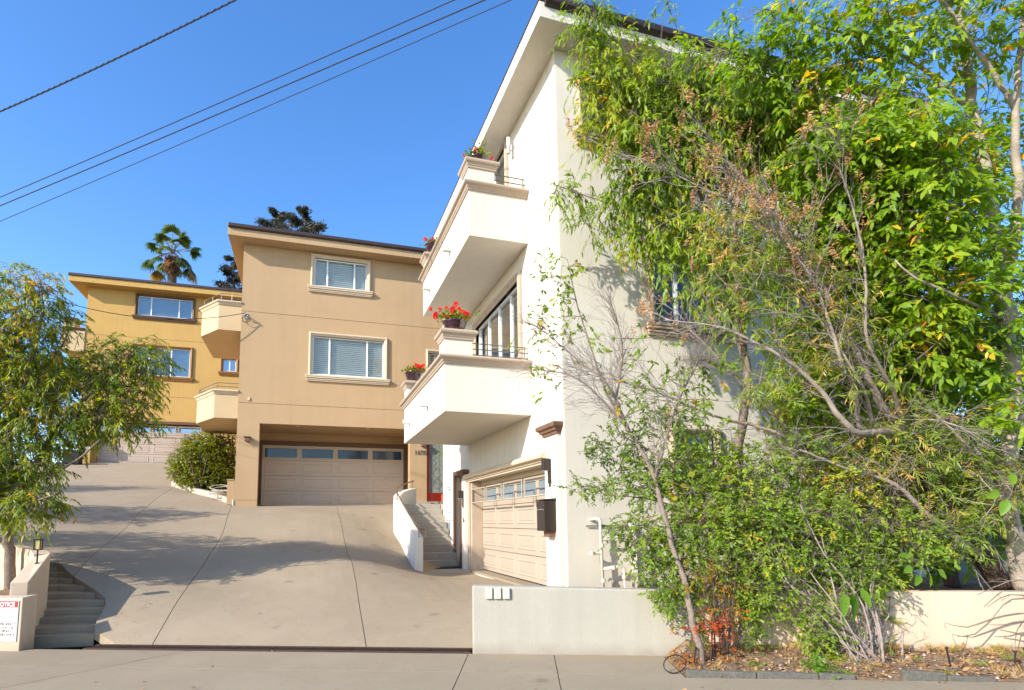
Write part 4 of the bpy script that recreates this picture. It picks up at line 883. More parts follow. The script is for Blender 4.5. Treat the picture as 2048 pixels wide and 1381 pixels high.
b = MB(); b.fbox(FO, -11.15, -10.6, 5.78, 6.12, 0.325, 0.5); b.build('box', M['slate'], t, bevel=0.015)
b = MB(); b.fbox(FO, -11.17, -10.58, 6.125, 6.16, 0.325, 0.53); b.build('lid', M['steel'], t, bevel=0.008)
t = empty('notice_plate', (-10.8, 32.75, 5.4), 'small white notice plate below the grey mailbox', 'sign')
b = MB(); b.fbox(FO, -11.0, -10.63, 5.28, 5.52, 0.323, 0.335); b.build('plate', M['paint'], t)
b = MB(); b.fbox(FO, -10.95, -10.72, 5.41, 5.43, 0.335, 0.337); b.fbox(FO, -10.95, -10.7, 5.35, 5.37, 0.335, 0.337); b.build('print_line', M['slate'], t)
t = empty('storage_bin', (-11.1, 32.0, gz1(-11.1, 32.0)), 'dark plastic storage bin beside the ochre garage', 'bin')
z = gz1(-11.1, 32); b = MB(); b.prism([(-11.42, 31.75), (-10.72, 31.75), (-10.72, 32.25), (-11.42, 32.25)], z, z + 0.62); b.build('bin_body', M['black'], t, bevel=0.03)
b = MB(); b.box(-11.46, -10.68, 31.7, 32.3, z + 0.621, z + 0.68); b.build('lid', M['black'], t, bevel=0.02)

# ------------------------------------------------------------------ entry stairs on the right, with their curved parapet
es = empty('entry_stairs', (3.4, 16.3, 0.33), 'sunlit concrete stairs between white house and curved parapet', 'stairs')
ez = [0.525, 0.72, 0.945, 1.165, 1.375, 1.585, 1.785, 1.97, 2.14]
for i, z in enumerate(ez):
    y0 = 15.27 + i * 0.279; y1 = y0 + 0.3 if i < 8 else 18.95
    b = MB(); xl = 2.78 if i < 6 else 2.85
    xr = 3.9 + (0.19 if i > 0 else 0.16)
    b.prism([(xl, y0), (xr, y0), (xr, y1), (xl, y1)], z - (0.34 if i else 0.4), z); b.build('step', M['stepc'], es, bevel=0.008)
b = MB(); b.prism([(3.3, 18.955), (5.2, 18.955), (5.2, YT - 0.003), (3.55, YT - 0.003)], 1.6, 2.27); b.build('landing', M['stepc'], es, bevel=0.008)
b = MB(); b.prism([(4.105, 17.2), (6.0, 17.2), (6.0, 18.95), (4.105, 18.95)], 1.2, 2.138); b.build('side_landing', M['stepc'], es)
b = MB(); b.prism([(2.835, 14.0), (4.09, 14.0), (4.09, 15.265), (2.835, 15.265)], 0.0, 0.337); b.build('lower_landing', M['stepc'], es)

pw = empty('stair_parapet', (2.65, 15.5, 0.3), 'low white curved stair parapet beside the driveway', 'wall')
out = [(2.62, 13.98), (2.56, 15.0), (2.51, 16.0), (2.49, 16.8), (2.56, 17.25), (2.75, 17.75), (3.02, 18.2), (3.34, 18.62)]
top = [1.2, 1.56, 1.95, 2.26, 2.4, 2.52, 2.62, 2.7]
b = MB(); vs = []; n = len(out)
inn = []
for i in range(n):
    t = np.array(out[min(i + 1, n - 1)]) - np.array(out[max(i - 1, 0)]); t = t / np.linalg.norm(t); inn.append(np.array(out[i]) + np.array([t[1], -t[0]]) * 0.21)
for i in range(n): vs += [(*out[i], gz1(*out[i]) - 0.3), (*inn[i], gz1(*out[i]) - 0.3 if i > 2 else 0.1), (*inn[i], top[i]), (*out[i], top[i])]
fs = [(i * 4 + j, i * 4 + (j + 1) % 4, i * 4 + 4 + (j + 1) % 4, i * 4 + 4 + j) for i in range(n - 1) for j in range(4)] + [(0, 1, 2, 3), (n * 4 - 1, n * 4 - 2, n * 4 - 3, n * 4 - 4)]
b.add(vs, fs); b.build('parapet_wall', M['white'], pw, bevel=0.012)
hr = empty('stair_handrail', (2.7, 15.5, 1.6), 'bronze metal handrail on top of the stair parapet', 'handrail')
mid = [(np.array(out[i]) + inn[i]) / 2 for i in range(n)]
pts = [(*(mid[0] + (0.2, 0.05)), top[0] + 0.2), (*mid[0], top[0] + 0.2), (*mid[1], top[1] + 0.2), (*mid[2], top[2] + 0.2), (*mid[3], top[3] + 0.2), (*mid[4], top[4] + .2), (*mid[5], top[5] + .2), (*mid[6], top[6] + .22), (*mid[7], top[7] + .25)]
b = MB(); b.tube(pts, 0.022, 8); b.build('rail', M['railb'], hr)
for p, z in (((mid[0] + (0.16, 0.03)), top[0]), (mid[0] + (0, .04), top[0]), (mid[3], top[3]), (mid[5], top[5]), (mid[7] + (-.05, -.05), top[7])):
    b = MB(); b.tube([(*p, z - 0.02), (*p, z + 0.2)], 0.016, 8); b.tube([(*p, z), (*p, z + 0.01)], 0.035, 10); b.build('post', M['railb'], hr)
t = empty('doormat', (3.75, 15.0, 0.34), 'brown woven doormat in front of the brown entry door', 'doormat')
b = MB(); b.prism([(3.28, 14.72), (4.06, 14.72), (4.06, 15.2), (3.28, 15.2)], 0.338, 0.356); b.build('mat', M['matt'], t, bevel=0.004)
b = MB(); b.sweep([(3.28, 15.2), (3.28, 14.72), (4.06, 14.72), (4.06, 15.2)], [(0, 0.338), (0.02, 0.338), (0.02, 0.358), (0, 0.36)], True); b.build('mat_edge', M['black'], t)
# potted plant by the red door
op = empty('orange_planter', (4.78, 19.7, 2.27), 'orange planter with thin branching plant by the red door', 'planter')
b = MB(); b.prism([(4.66, 19.62), (4.9, 19.62), (4.9, 19.84), (4.66, 19.84)], 2.27, 2.56); b.build('pot', M['orange'], op, bevel=0.01)

# side bed curb
cb = [(-2.3, 19.86), (-2.44, 20.1), (-3.0, 21.0), (-3.9, 22.5), (-5.1, 24.5), (-5.2, 27)]
kc = empty('bed_curb', (-3.4, 21.8, 2.5), 'chipped whitish concrete curb around the side bed', 'curb')
for i in range(len(cb) - 1):
    p0, p1 = np.array(cb[i]), np.array(cb[i + 1]); d = p1 - p0; L = np.linalg.norm(d); d /= L; nn = np.array([d[1], -d[0]]) * 0.17
    k = max(1, round(L / 0.9))
    for j in range(k):
        a, e = p0 + d * L * j / k + d * 0.006, p0 + d * L * (j + 1) / k - d * 0.006
        b = MB(); za, ze = gz1(*a), gz1(*e)
        b.hexa([(*a, za - .15), (*e, ze - .15), (*(e + nn), ze - .15), (*(a + nn), za - .15), (*a, za + .19), (*e, ze + .19), (*(e + nn), ze + .19), (*(a + nn), za + .19)]); b.build('curb_block', M['kerbc'], kc, bevel=0.02)
# coiled garden hose
hp = np.array([-2.85, 20.65, gz1(-2.85, 20.65) + 0.16])
b = MB(); pts = []
for a in np.linspace(0, 6.28 * 6.2, 190):
    r = 0.3 + 0.05 * math.sin(a * 0.37); lift = 0.14 * (0.5 + 0.5 * math.sin(a * 0.16 + 1)); tl = 0.9 * math.sin(a * 0.11)
    pts.append(hp + np.array([r * math.cos(a) + 0.12 * math.sin(a * .21), 0.18 * math.sin(a), 0.04 + lift + 0.2 * (0.5 + 0.5 * math.sin(a)) * (0.5 + 0.5 * math.cos(a * .13))]))
b.tube(pts, 0.013, 6)
tag(b.build('garden_hose', M['beige']), 'grey coiled garden hose lying under the round bush', 'hose')

# ------------------------------------------------------------------ pipes on the white front wall
gp = empty('gas_pipes', (4.9, 8.3, 0.42), 'cream painted gas pipes and valves on the white front wall', 'pipes')
def P_(u, v, n=0.14): return FF.p(u, v, n)
b = MB(); b.tube([P_(4.52, 1.6, 0.0), P_(4.54, 1.62, .1), P_(4.6, 1.62), P_(4.62, 1.58), P_(4.64, 0.35)], 0.026, 8); b.build('pipe', M['pipe'], gp, smooth=True)
b = MB(); b.tube([P_(5.2, 1.5, .02), P_(5.24, 1.5), P_(5.25, 0.35)], 0.026, 8); b.tube([P_(5.22, 1.42, .1), P_(5.22, 1.56, .1)], 0.045, 8); b.build('pipe', M['pipe'], gp, smooth=True)
b = MB(); b.tube([P_(4.63, 1.27), P_(4.92, 1.28)], 0.02, 8); b.build('pipe', M['pipe'], gp)
b = MB(); b.tube([P_(4.64, 0.8), P_(5.0, 0.84), P_(5.03, 0.8), P_(5.03, 0.35)], 0.026, 8); b.build('pipe', M['pipe'], gp, smooth=True)
b = MB(); b.lathe(P_(4.92, 1.25), [(0, 0), (.035, 0), (.04, .05), (.02, .09), (0, .09)], 10); b.build('valve', M['pipe'], gp)
b = MB(); b.tube([P_(4.44, 1.06), P_(4.64, 1.05)], 0.018, 8); b.build('pipe', M['pipe'], gp)
b = MB(); b.lathe(P_(4.45, 1.03), [(0, 0), (.04, 0), (.04, .06), (0, .06)], 10); b.build('valve', M['pipe'], gp)
for u, v in ((4.645, 0.62), (4.635, 1.18), (5.03, 0.66), (5.245, 0.9), (4.84, 0.82)):
    b = MB(); b.tube([P_(u, v - .03), P_(u, v + .03)], 0.036, 10); b.build('coupling', M['pipe'], gp)
b = MB(); b.tube([P_(4.78, 0.6, .06), P_(4.82, 0.64, .06), P_(4.86, 0.6, .06), P_(4.85, 0.4, .06)], 0.02, 8); b.build('pipe', M['pipe'], gp)
b = MB(); b.tube([P_(4.42, 1.5, .03), P_(5.6, 1.5, .03)], 0.012, 6); b.build('conduit', M['slate'], gp)
b = MB(); b.fbox(FF, 5.32, 5.6, 0.5, 1.45, 0.003, 0.08); b.build('meter_cover', M['white'], gp, bevel=0.01)

# ------------------------------------------------------------------ overhead wires
def wire(name, a, c, r, sag, label, extend=(0.6, 0.8), lash=False):
    a, c = np.array(a), np.array(c); d = c - a; a2, c2 = a - d * extend[0], c + d * extend[1]; pts = []
    for t in np.linspace(0, 1, 60):
        p = a2 + (c2 - a2) * t; p[2] -= sag * 4 * t * (1 - t); pts.append(p)
    b = MB(); b.tube(pts, r, 6)
    if lash:
        L = np.linalg.norm(c2 - a2); k = int(L / 0.012)
        t = np.linspace(0, 1, k); hel = np.array(pts)[np.minimum((t * 59).astype(int), 58)]; f = t * 59 - np.minimum((t * 59).astype(int), 58)
        nxt = np.array(pts)[np.minimum((t * 59).astype(int), 58) + 1]; q = hel + (nxt - hel) * f[:, None]
        dd = (c2 - a2) / L; s = np.cross(dd, (0, 0, 1)); u = np.cross(s, dd); ph = t * L / 0.16 * 2 * math.pi
        q = q + (s[None] * np.cos(ph)[:, None] + u[None] * np.sin(ph)[:, None]) * (r + 0.003)
        b.tube(list(q[::2]), 0.0045, 4)
    return tag(b.build(name, M['wire']), label, 'cable', 'overhead cables')
wire('overhead_cable', W(0, 208, 12), W(430, 0, 10.5), 0.0155, 0.25, 'thick lashed black cable, alone across the upper left sky', lash=True)
wire('overhead_cable', W(0, 388, 13), W(885, 0, 10), 0.0092, 0.12, 'topmost of the three close parallel cables across the sky')
wire('overhead_cable', W(0, 405, 13), W(945, 0, 9.9), 0.011, 0.12, 'middle one of the three close parallel cables across the sky')
wire('overhead_cable', W(0, 436, 13), W(998, 0, 9.8), 0.007, 0.12, 'lowest and thinnest of the parallel cables across the sky')
a, c = W(20, 568, 16), FT.p(-2.12, 8.62, 0.22)
pts = []
for t in np.linspace(-0.5, 1, 60):
    p = a + (c - a) * t; p[2] -= 0.55 * (1 - (2 * max(t, -.3) - 1) ** 2) if t > 0 else 0; pts.append(p)
b = MB(); b.tube(pts, 0.011, 6); tag(b.build('service_cable', M['wire']), 'thin sagging service cable running to the tan house wall', 'cable')

# ------------------------------------------------------------------ vegetation builders
def nrm(a): return a / (np.linalg.norm(a, axis=-1, keepdims=True) + 1e-9)
def leaf_mesh(name, P, D, N, L, Wd, tint, m, parent, kind='stuff', droop=0.15, fold=0.25):
    """leaf blades: three faces each, bent along their length and folded at the rib"""
    n = len(P); L = np.broadcast_to(L, (n,))[:, None]; Wd = np.broadcast_to(Wd, (n,))[:, None]
    D = nrm(D); S = nrm(np.cross(D, N)); U = np.cross(S, D); dn = np.array([0, 0, -1.])
    V = np.empty((n, 6, 3))
    V[:, 0] = P
    a = P + D * L * 0.35 + dn * L * droop * 0.12; c = P + D * L * 0.72 + dn * L * droop * 0.5
    V[:, 1] = a + S * Wd * 0.5 + U * Wd * fold; V[:, 2] = a - S * Wd * 0.5 + U * Wd * fold * 0.6
    V[:, 3] = c + S * Wd * 0.33 + U * Wd * fold * 0.5; V[:, 4] = c - S * Wd * 0.33 + U * Wd * fold * 0.3
    V[:, 5] = P + D * L + dn * L * droop
    o0 = origin_of(parent) if parent is not None else np.zeros(3)
    V = (V - o0).reshape(-1, 3).astype(np.float32)
    me = bpy.data.meshes.new(name); me.vertices.add(n * 6); me.vertices.foreach_set('co', V.ravel())
    li = np.array([0, 2, 1, 1, 2, 4, 3, 3, 4, 5])[None] + (np.arange(n) * 6)[:, None]
    me.loops.add(n * 10); me.loops.foreach_set('vertex_index', li.ravel().astype(np.int32))
    me.polygons.add(n * 3); ls = (np.array([0, 3, 7])[None] + (np.arange(n) * 10)[:, None]).ravel(); me.polygons.foreach_set('loop_start', ls.astype(np.int32))
    me.polygons.foreach_set('loop_total', np.tile([3, 4, 3], n).astype(np.int32))
    me.update(calc_edges=True); at = me.attributes.new('tint', 'FLOAT', 'POINT'); at.data.foreach_set('value', np.repeat(np.clip(tint, 0, 1), 6).astype(np.float32))
    me.polygons.foreach_set('use_smooth', np.ones(n * 3, bool)); me.materials.append(m); me.validate()
    return link(name, me, parent, kind)
def twig_mesh(A, B, ra, rb, bend=0.06, k=3):
    """many thin bent twigs at once: arrays of verts and faces"""
    n = len(A); ra = np.broadcast_to(ra, (n,)); rb = np.broadcast_to(rb, (n,)); T = nrm(B - A); ref = np.where(np.abs(T[:, 2:3]) < 0.9, np.array([[0, 0, 1.]]), np.array([[1., 0, 0]]))
    s = nrm(np.cross(T, ref)); u = np.cross(s, T); Ln = np.linalg.norm(B - A, axis=1, keepdims=True)
    Mi = (A + B) / 2 + (s * rng.uniform(-1, 1, (n, 1)) + u * rng.uniform(-1, 1, (n, 1))) * Ln * bend
    R = [A, Mi, B]; rr = [ra, (ra + rb) / 2, rb]; V = np.empty((n, 3, k, 3))
    for i in range(3):
        for j in range(k):
            th = 2 * math.pi * j / k; V[:, i, j] = R[i] + rr[i][:, None] * (math.cos(th) * s + math.sin(th) * u)
    base = (np.arange(n) * 3 * k)[:, None]
    q = np.array([[i * k + j, i * k + (j + 1) % k, (i + 1) * k + (j + 1) % k, (i + 1) * k + j] for i in range(2) for j in range(k)])
    F = (base[:, :, None] + q[None]).reshape(-1, 4)
    return V.reshape(-1, 3), F
def quad_mesh(name, V, F, m, parent, kind=None, smooth=True):
    o0 = origin_of(parent) if parent is not None else np.zeros(3); V = (np.asarray(V) - o0).astype(np.float32); F = np.asarray(F, np.int32)
    me = bpy.data.meshes.new(name); me.vertices.add(len(V)); me.vertices.foreach_set('co', V.ravel()); me.loops.add(F.size); me.loops.foreach_set('vertex_index', F.ravel())
    me.polygons.add(len(F)); me.polygons.foreach_set('loop_start', np.arange(0, F.size, 4, dtype=np.int32)); me.polygons.foreach_set('loop_total', np.full(len(F), 4, np.int32))
    me.update(calc_edges=True); me.polygons.foreach_set('use_smooth', np.full(len(F), smooth)); me.materials.append(m)
    return link(name, me, parent, kind)
def smooth_path(pts, step=0.12):
    """Catmull-Rom through (point, radius) rows, with a little wander"""
    P = np.array([np.append(p, r) for p, r in pts]); n = len(P); out = []
    for i in range(n - 1):
        p0, p1, p2, p3 = P[max(i - 1, 0)], P[i], P[i + 1], P[min(i + 2, n - 1)]; k = max(2, int(np.linalg.norm(p2[:3] - p1[:3]) / step))
        for j in range(k):
            t = j / k; out.append(0.5 * (2 * p1 + (p2 - p0) * t + (2 * p0 - 5 * p1 + 4 * p2 - p3) * t * t + (3 * p1 - p0 - 3 * p2 + p3) * t ** 3))
    out.append(P[-1]); out = np.array(out); w = rng.normal(0, 1, (len(out), 3)); out[1:-1, :3] += w[1:-1] * np.minimum(out[1:-1, 3:4] * 0.25, 0.012)
    return out
def px_path(*rows): return smooth_path([(W(x, y, d), r) for x, y, d, r in rows])
def limbs(paths, k=8):
    b = MB()
    for p in paths: b.tube(list(p[:, :3]), list(np.maximum(p[:, 3], 0.003)), k)
    return b
def blob(x, y, d, rx, ry, rd, n):
    """n points inside an egg of foliage seen at pixel (x, y)"""
    c = W(x, y, d); q = rng.normal(0, 1, (n, 3)); q = nrm(q) * rng.uniform(0, 1, (n, 1)) ** (1 / 2.6)
    s = d / FPX
    return c + q[:, :1] * CX * rx * s + q[:, 1:2] * CY * ry * s + q[:, 2:] * CZ * rd
def spray(P, D, R, k, LL, WW, ang, droop, tint0, side2=True, ldroop=0.3, jit=0.25, tj=0.14):
    """k leaves along a twig from each P in direction D; returns leaf arrays and twig ends"""
    n = len(P); D = nrm(D); R = np.broadcast_to(R, (n,)); up = np.array([0, 0, 1.]); S = nrm(np.cross(D, up) + rng.normal(0, 0.25, (n, 3))); U = np.cross(S, D)
    rp, rd_, rn, rt = [], [], [], []
    for j in range(k):
        t = (j + 0.6) / k; p = P + D * (R * t)[:, None] - up * (droop * R * t * t)[:, None]
        tan = nrm(D - up * (2 * droop * t)); sg = 1 if j % 2 else -1
        last = j == k - 1
        a = 0.1 if last else ang
        d = tan * math.cos(a) + S * (sg * math.sin(a)) + U * rng.normal(0, 0.2, (n, 1)) - up * ldroop + rng.normal(0, jit, (n, 3))
        rp.append(p); rd_.append(d); rn.append(U * .6 - LIGHT * .75 + rng.normal(0, 0.4, (n, 3))); rt.append(tint0 + rng.normal(0, tj, n))
    E = P + D * R[:, None] - up * (droop * R)[:, None]
    return np.concatenate(rp), np.concatenate(rd_), np.concatenate(rn), np.concatenate(rt), E
def grow(root, skel, blobs, total, leafm, barkm, R, k, L, Wd, ang=0.7, droop=0.3, ldroop=0.3, out=0.5, tint=0.45, tvar=0.18, name='crown', twig_r=0.0035, node_every=11, jit=0.25, twigm=None, sag=-0.1, old=0.0, reach=1.2):
    """fill egg-shaped volumes with leafy sprays, tied by thin branches to the limbs"""
    vol = np.array([b[3] * b[4] * max(b[5], .12) * (b[6] if len(b) > 6 else 1) for b in blobs]) ** 0.75; cnt = np.maximum(4, (total * vol / vol.sum())).astype(int)
    cnt = np.array([int(c * (b[6] if len(b) > 6 else 1)) for c, b in zip(cnt, blobs)])
    P, T0 = [], []
    for b, c in zip(blobs, cnt):
        p = blob(*b[:6], c); P.append(p); T0.append(np.full(c, rng.normal(tint, tvar * 0.5)))
    P = np.concatenate(P); T0 = np.concatenate(T0)
    cl = np.sin(P[:, 0] * 5.1 + P[:, 2] * 3.7) * np.cos(P[:, 1] * 4.3 - P[:, 2] * 5.3)        # clumps of like colour
    T0 = T0 + cl * tvar * 0.8 + rng.normal(0, tvar * 0.5, len(P))
    if old > 0: T0 = np.where(rng.random(len(P)) < old, rng.uniform(0.88, 1.0, len(P)), T0)
    K = np.concatenate([p[:, :3] for p in skel])
    nodes = P[rng.choice(len(P), max(6, len(P) // node_every), replace=False)]
    def nearest(A, B):
        o = np.empty(len(A), int)
        for i in range(0, len(A), 500): o[i:i + 500] = ((A[i:i + 500, None] - B[None]) ** 2).sum(-1).argmin(1)
        return o
    dn = np.sqrt(((nodes[:, None] - K[None]) ** 2).sum(-1)).min(1); order = np.argsort(dn); tree = K.copy(); anc = []
    for i in order:                                                   # each node hangs on the nearest limb or earlier node
        j = ((tree - nodes[i]) ** 2).sum(1).argmin(); anc.append(tree[j]); tree = np.vstack([tree, nodes[i:i + 1] * 0.5 + tree[j] * 0.5, nodes[i:i + 1]])
    nodes = nodes[order]; anc = np.array(anc)
    j = nearest(P, tree); A = tree[j]
    D = nrm(P - A) * out + rng.normal(0, 0.45, P.shape) + np.array([0, 0, sag])
    Rr = R * rng.uniform(0.65, 1.3, len(P))
    lp, ld, lnn, lt, E = spray(P, D, Rr, k, L, Wd, ang, droop, T0, ldroop=ldroop, jit=jit)
    n = len(lp); keep = rng.random(n) < 0.93; n = keep.sum()
    leaf_mesh(name, lp[keep], ld[keep], lnn[keep], L * rng.uniform(0.45, 1.3, n), Wd * rng.uniform(0.55, 1.2, n), lt[keep], leafm, root)
    ln_ = np.linalg.norm(nodes - anc, axis=1)
    V1, F1 = twig_mesh(anc, nodes, np.clip(0.004 + ln_ * 0.007, .004, .016), twig_r * 1.2, 0.1, 4)
    far = np.linalg.norm(P - A, axis=1) < reach
    V2, F2 = twig_mesh(A[far], P[far], twig_r * 1.1, twig_r * 0.8, 0.08)
    V3, F3 = twig_mesh(P, E, twig_r * 0.8, twig_r * 0.4, 0.03)
    quad_mesh('twigs', np.concatenate([V1, V2, V3]), np.concatenate([F1, F2 + len(V1), F3 + len(V1) + len(V2)]), twigm or barkm, root, 'stuff')
def bare_twigs(paths, n, length, spread, r0, gen=2, dirbias=None):
    """dry forking twigs growing out of limb paths"""
    K = np.concatenate([p[1:, :3] for p in paths]); Tn = np.concatenate([np.diff(p[:, :3], axis=0) for p in paths])
    i = rng.integers(0, len(K), n); A = K[i]; D = nrm(nrm(Tn[i]) + rng.normal(0, spread, (n, 3)) + (0 if dirbias is None else np.array(dirbias))); Vs, Fs, off = [], [], 0; ends = []
    L = length * rng.uniform(0.4, 1.2, n); r = np.full(n, r0)
    for g in range(gen + 1):
        B = A + D * L[:, None] - np.array([0, 0, 1.]) * (L * 0.05)[:, None]; V, F = twig_mesh(A, B, r, r * 0.6, 0.09, 3); Vs.append(V); Fs.append(F + off); off += len(V); ends.append(B)
        m = 2; idx = np.repeat(np.arange(len(A)), m); t = rng.uniform(0.45, 1.0, len(idx))[:, None]
        A2 = A[idx] * (1 - t) + B[idx] * t; D = nrm(D[idx] + rng.normal(0, spread * 0.75, (len(idx), 3))); L = L[idx] * rng.uniform(0.4, 0.8, len(idx)); r = r[idx] * 0.62; A = A2
    return np.concatenate(Vs), np.concatenate(Fs), np.concatenate(ends[-1:])

# ------------------------------------------------------------------ right thicket: trees between the low wall and the white house
# drooping narrow-leaved tree against the white facade
g = W(1478, 1165, 8.3); g[2] = 0.4
t = empty('narrow_leaf_tree', g, 'slender tree with drooping narrow leaves against the white house front', 'tree')
sk = [px_path((1478, 1165, 8.3, .075), (1468, 1000, 8.3, .07), (1492, 780, 8.35, .06), (1490, 720, 8.4, .055), (1455, 580, 8.5, .05), (1418, 450, 8.6, .04), (1385, 330, 8.6, .028), (1330, 200, 8.7, .018), (1240, 90, 8.75, .008)),
      px_path((1490, 720, 8.4, .05), (1478, 600, 8.2, .045), (1465, 470, 8.1, .036), (1500, 300, 8.1, .025), (1560, 180, 8.0, .015), (1590, 90, 8, .008)),
      px_path((1455, 580, 8.5, .03), (1380, 470, 8.7, .022), (1290, 430, 8.8, .016), (1180, 395, 8.95, .011), (1105, 368, 9.0, .006)),
      px_path((1430, 480, 8.6, .026), (1420, 320, 8.4, .02), (1405, 180, 8.3, .013), (1390, 90, 8.3, .007)),
      px_path((1400, 390, 8.6, .022), (1300, 280, 8.8, .015), (1210, 190, 8.9, .01), (1170, 90, 8.9, .006)),
      px_path((1475, 450, 8.1, .022), (1600, 330, 8.0, .016), (1700, 220, 7.9, .009))]
limbs(sk).build('trunk', M['bark'], t, smooth=True)
grow(t, sk, [(1180, 45, 8.85, 45, 55, .25), (1215, 130, 8.85, 75, 90, .35), (1225, 240, 8.85, 75, 70, .35), (1320, 180, 8.7, 100, 95, .5), (1400, 120, 8.5, 60, 40, .3, .7), (1430, 220, 8.5, 110, 85, .5), (1540, 265, 8.2, 110, 75, .5), (1650, 300, 8.0, 90, 65, .5),
               (1330, 300, 8.6, 120, 90, .45), (1450, 290, 8.4, 110, 100, .5), (1560, 320, 8.1, 110, 90, .5, .7), (1140, 385, 9.0, 50, 30, .12), (1215, 425, 8.92, 70, 45, .15), (1300, 480, 8.8, 75, 45, .25), (1390, 460, 8.6, 90, 70, .35),
               (1480, 480, 8.3, 90, 80, .4, .8), (1330, 20, 8.6, 30, 30, .25, .4), (1290, 380, 8.75, 90, 60, .3), (1420, 560, 8.4, 60, 70, .3, .7), (1360, 540, 8.6, 60, 50, .25, .6), (1480, 620, 8.3, 60, 70, .3, .6)],
     3500, GREEN['willow'], M['bark'], 0.32, 12, 0.125, 0.033, 0.6, 0.38, 0.5, tint=0.42, tvar=0.22, sag=-0.3)

# big broad-leaved tree with the pale trunk at the right edge
g = W(2046, 1170, 6.9); g[2] = 0.4
t = empty('pale_trunk_tree', g, 'tall broad leaved tree with mottled pale trunk at the right edge', 'tree')
sk = [px_path((2048, 1180, 6.9, .1), (2030, 1080, 6.9, .1), (2006, 980, 6.9, .095), (2025, 860, 6.95, .1), (2022, 760, 7, .1), (2008, 620, 7, .1), (1998, 520, 7, .085), (1984, 430, 7, .07), (1968, 330, 7, .06), (1945, 210, 7, .055), (1925, 80, 7, .05), (1912, -60, 7, .04)),
      px_path((2008, 600, 7, .06), (2035, 420, 6.8, .05), (2030, 250, 6.7, .04), (2045, 60, 6.6, .03), (2045, -40, 6.6, .02)),
      px_path((2035, 230, 6.7, .03), (1960, 110, 6.6, .024), (1890, 10, 6.5, .015), (1860, -50, 6.5, .01)),
      px_path((1984, 440, 7, .03), (1880, 400, 6.8, .022), (1790, 330, 6.7, .015), (1700, 250, 6.7, .008)),
      px_path((2010, 640, 7, .026), (1930, 600, 6.5, .018), (1830, 555, 6.4, .013), (1790, 520, 6.4, .007)),
      px_path((1950, 230, 7, .028), (1820, 120, 7, .02), (1700, 70, 7.1, .014), (1590, 40, 7.2, .008)),
      px_path((1990, 480, 7, .03), (1890, 520, 7.3, .025), (1780, 480, 7.4, .017), (1700, 420, 7.4, .01)),
      px_path((2022, 760, 7, .03), (1950, 700, 7.2, .02), (1850, 650, 7.3, .014), (1740, 640, 7.4, .008))]
limbs(sk, 10).build('trunk', M['barkw'], t, smooth=True)
grow(t, sk, [(1490, 70, 7.3, 60, 50, .3, .5), (1540, 140, 7.4, 100, 50, .4, .9), (1430, 110, 7.9, 60, 35, .3, .6), (1590, 50, 7.2, 85, 50, .4, .7), (1720, 60, 7.1, 110, 55, .5, .85), (1860, 50, 6.8, 130, 60, .6, .7), (1990, 60, 6.6, 90, 80, .6, .5), (2000, 190, 7.4, 90, 100, .4, .4), (1900, 140, 6.9, 100, 45, .5, .3), (1660, 160, 7.2, 80, 45, .3, .9), (1600, 210, 7.5, 90, 45, .3, .9), (1780, 215, 7.1, 90, 45, .4, 1),
               (1700, 300, 6.9, 130, 65, .5), (1830, 300, 6.7, 130, 75, .6), (1940, 330, 7.4, 110, 90, .4), (1700, 390, 7.2, 120, 90, .6), (1830, 400, 6.8, 130, 90, .6), (1920, 460, 7.4, 100, 100, .4, .8), (2040, 440, 6.6, 30, 80, .3, .5),
               (1640, 480, 7.5, 100, 80, .5), (1760, 520, 7.2, 120, 90, .6), (1880, 560, 6.8, 120, 100, .6), (1930, 640, 7.5, 90, 110, .3, .7), (2045, 660, 6.5, 25, 60, .2, .5), (1975, 560, 6.5, 40, 30, .2, .5), (1690, 620, 7.5, 100, 90, .5), (1800, 680, 7.2, 130, 90, .6), (1920, 720, 7.2, 110, 90, .5), (1640, 720, 7.6, 80, 80, .4, 1), (1580, 620, 7.8, 70, 90, .3, .8), (1580, 800, 7.8, 70, 60, .3, .8), (1660, 820, 7.8, 90, 50, .3, .8), (1540, 520, 7.9, 50, 50, .2, .6), (2040, 800, 6.5, 50, 80, .3, .6), (1760, 770, 7.6, 110, 60, .4)],
     4900, GREEN['ash'], M['bark'], 0.3, 9, 0.122, 0.054, 0.85, 0.22, 0.3, tint=0.48, tvar=0.2, sag=-0.05, old=0.025)

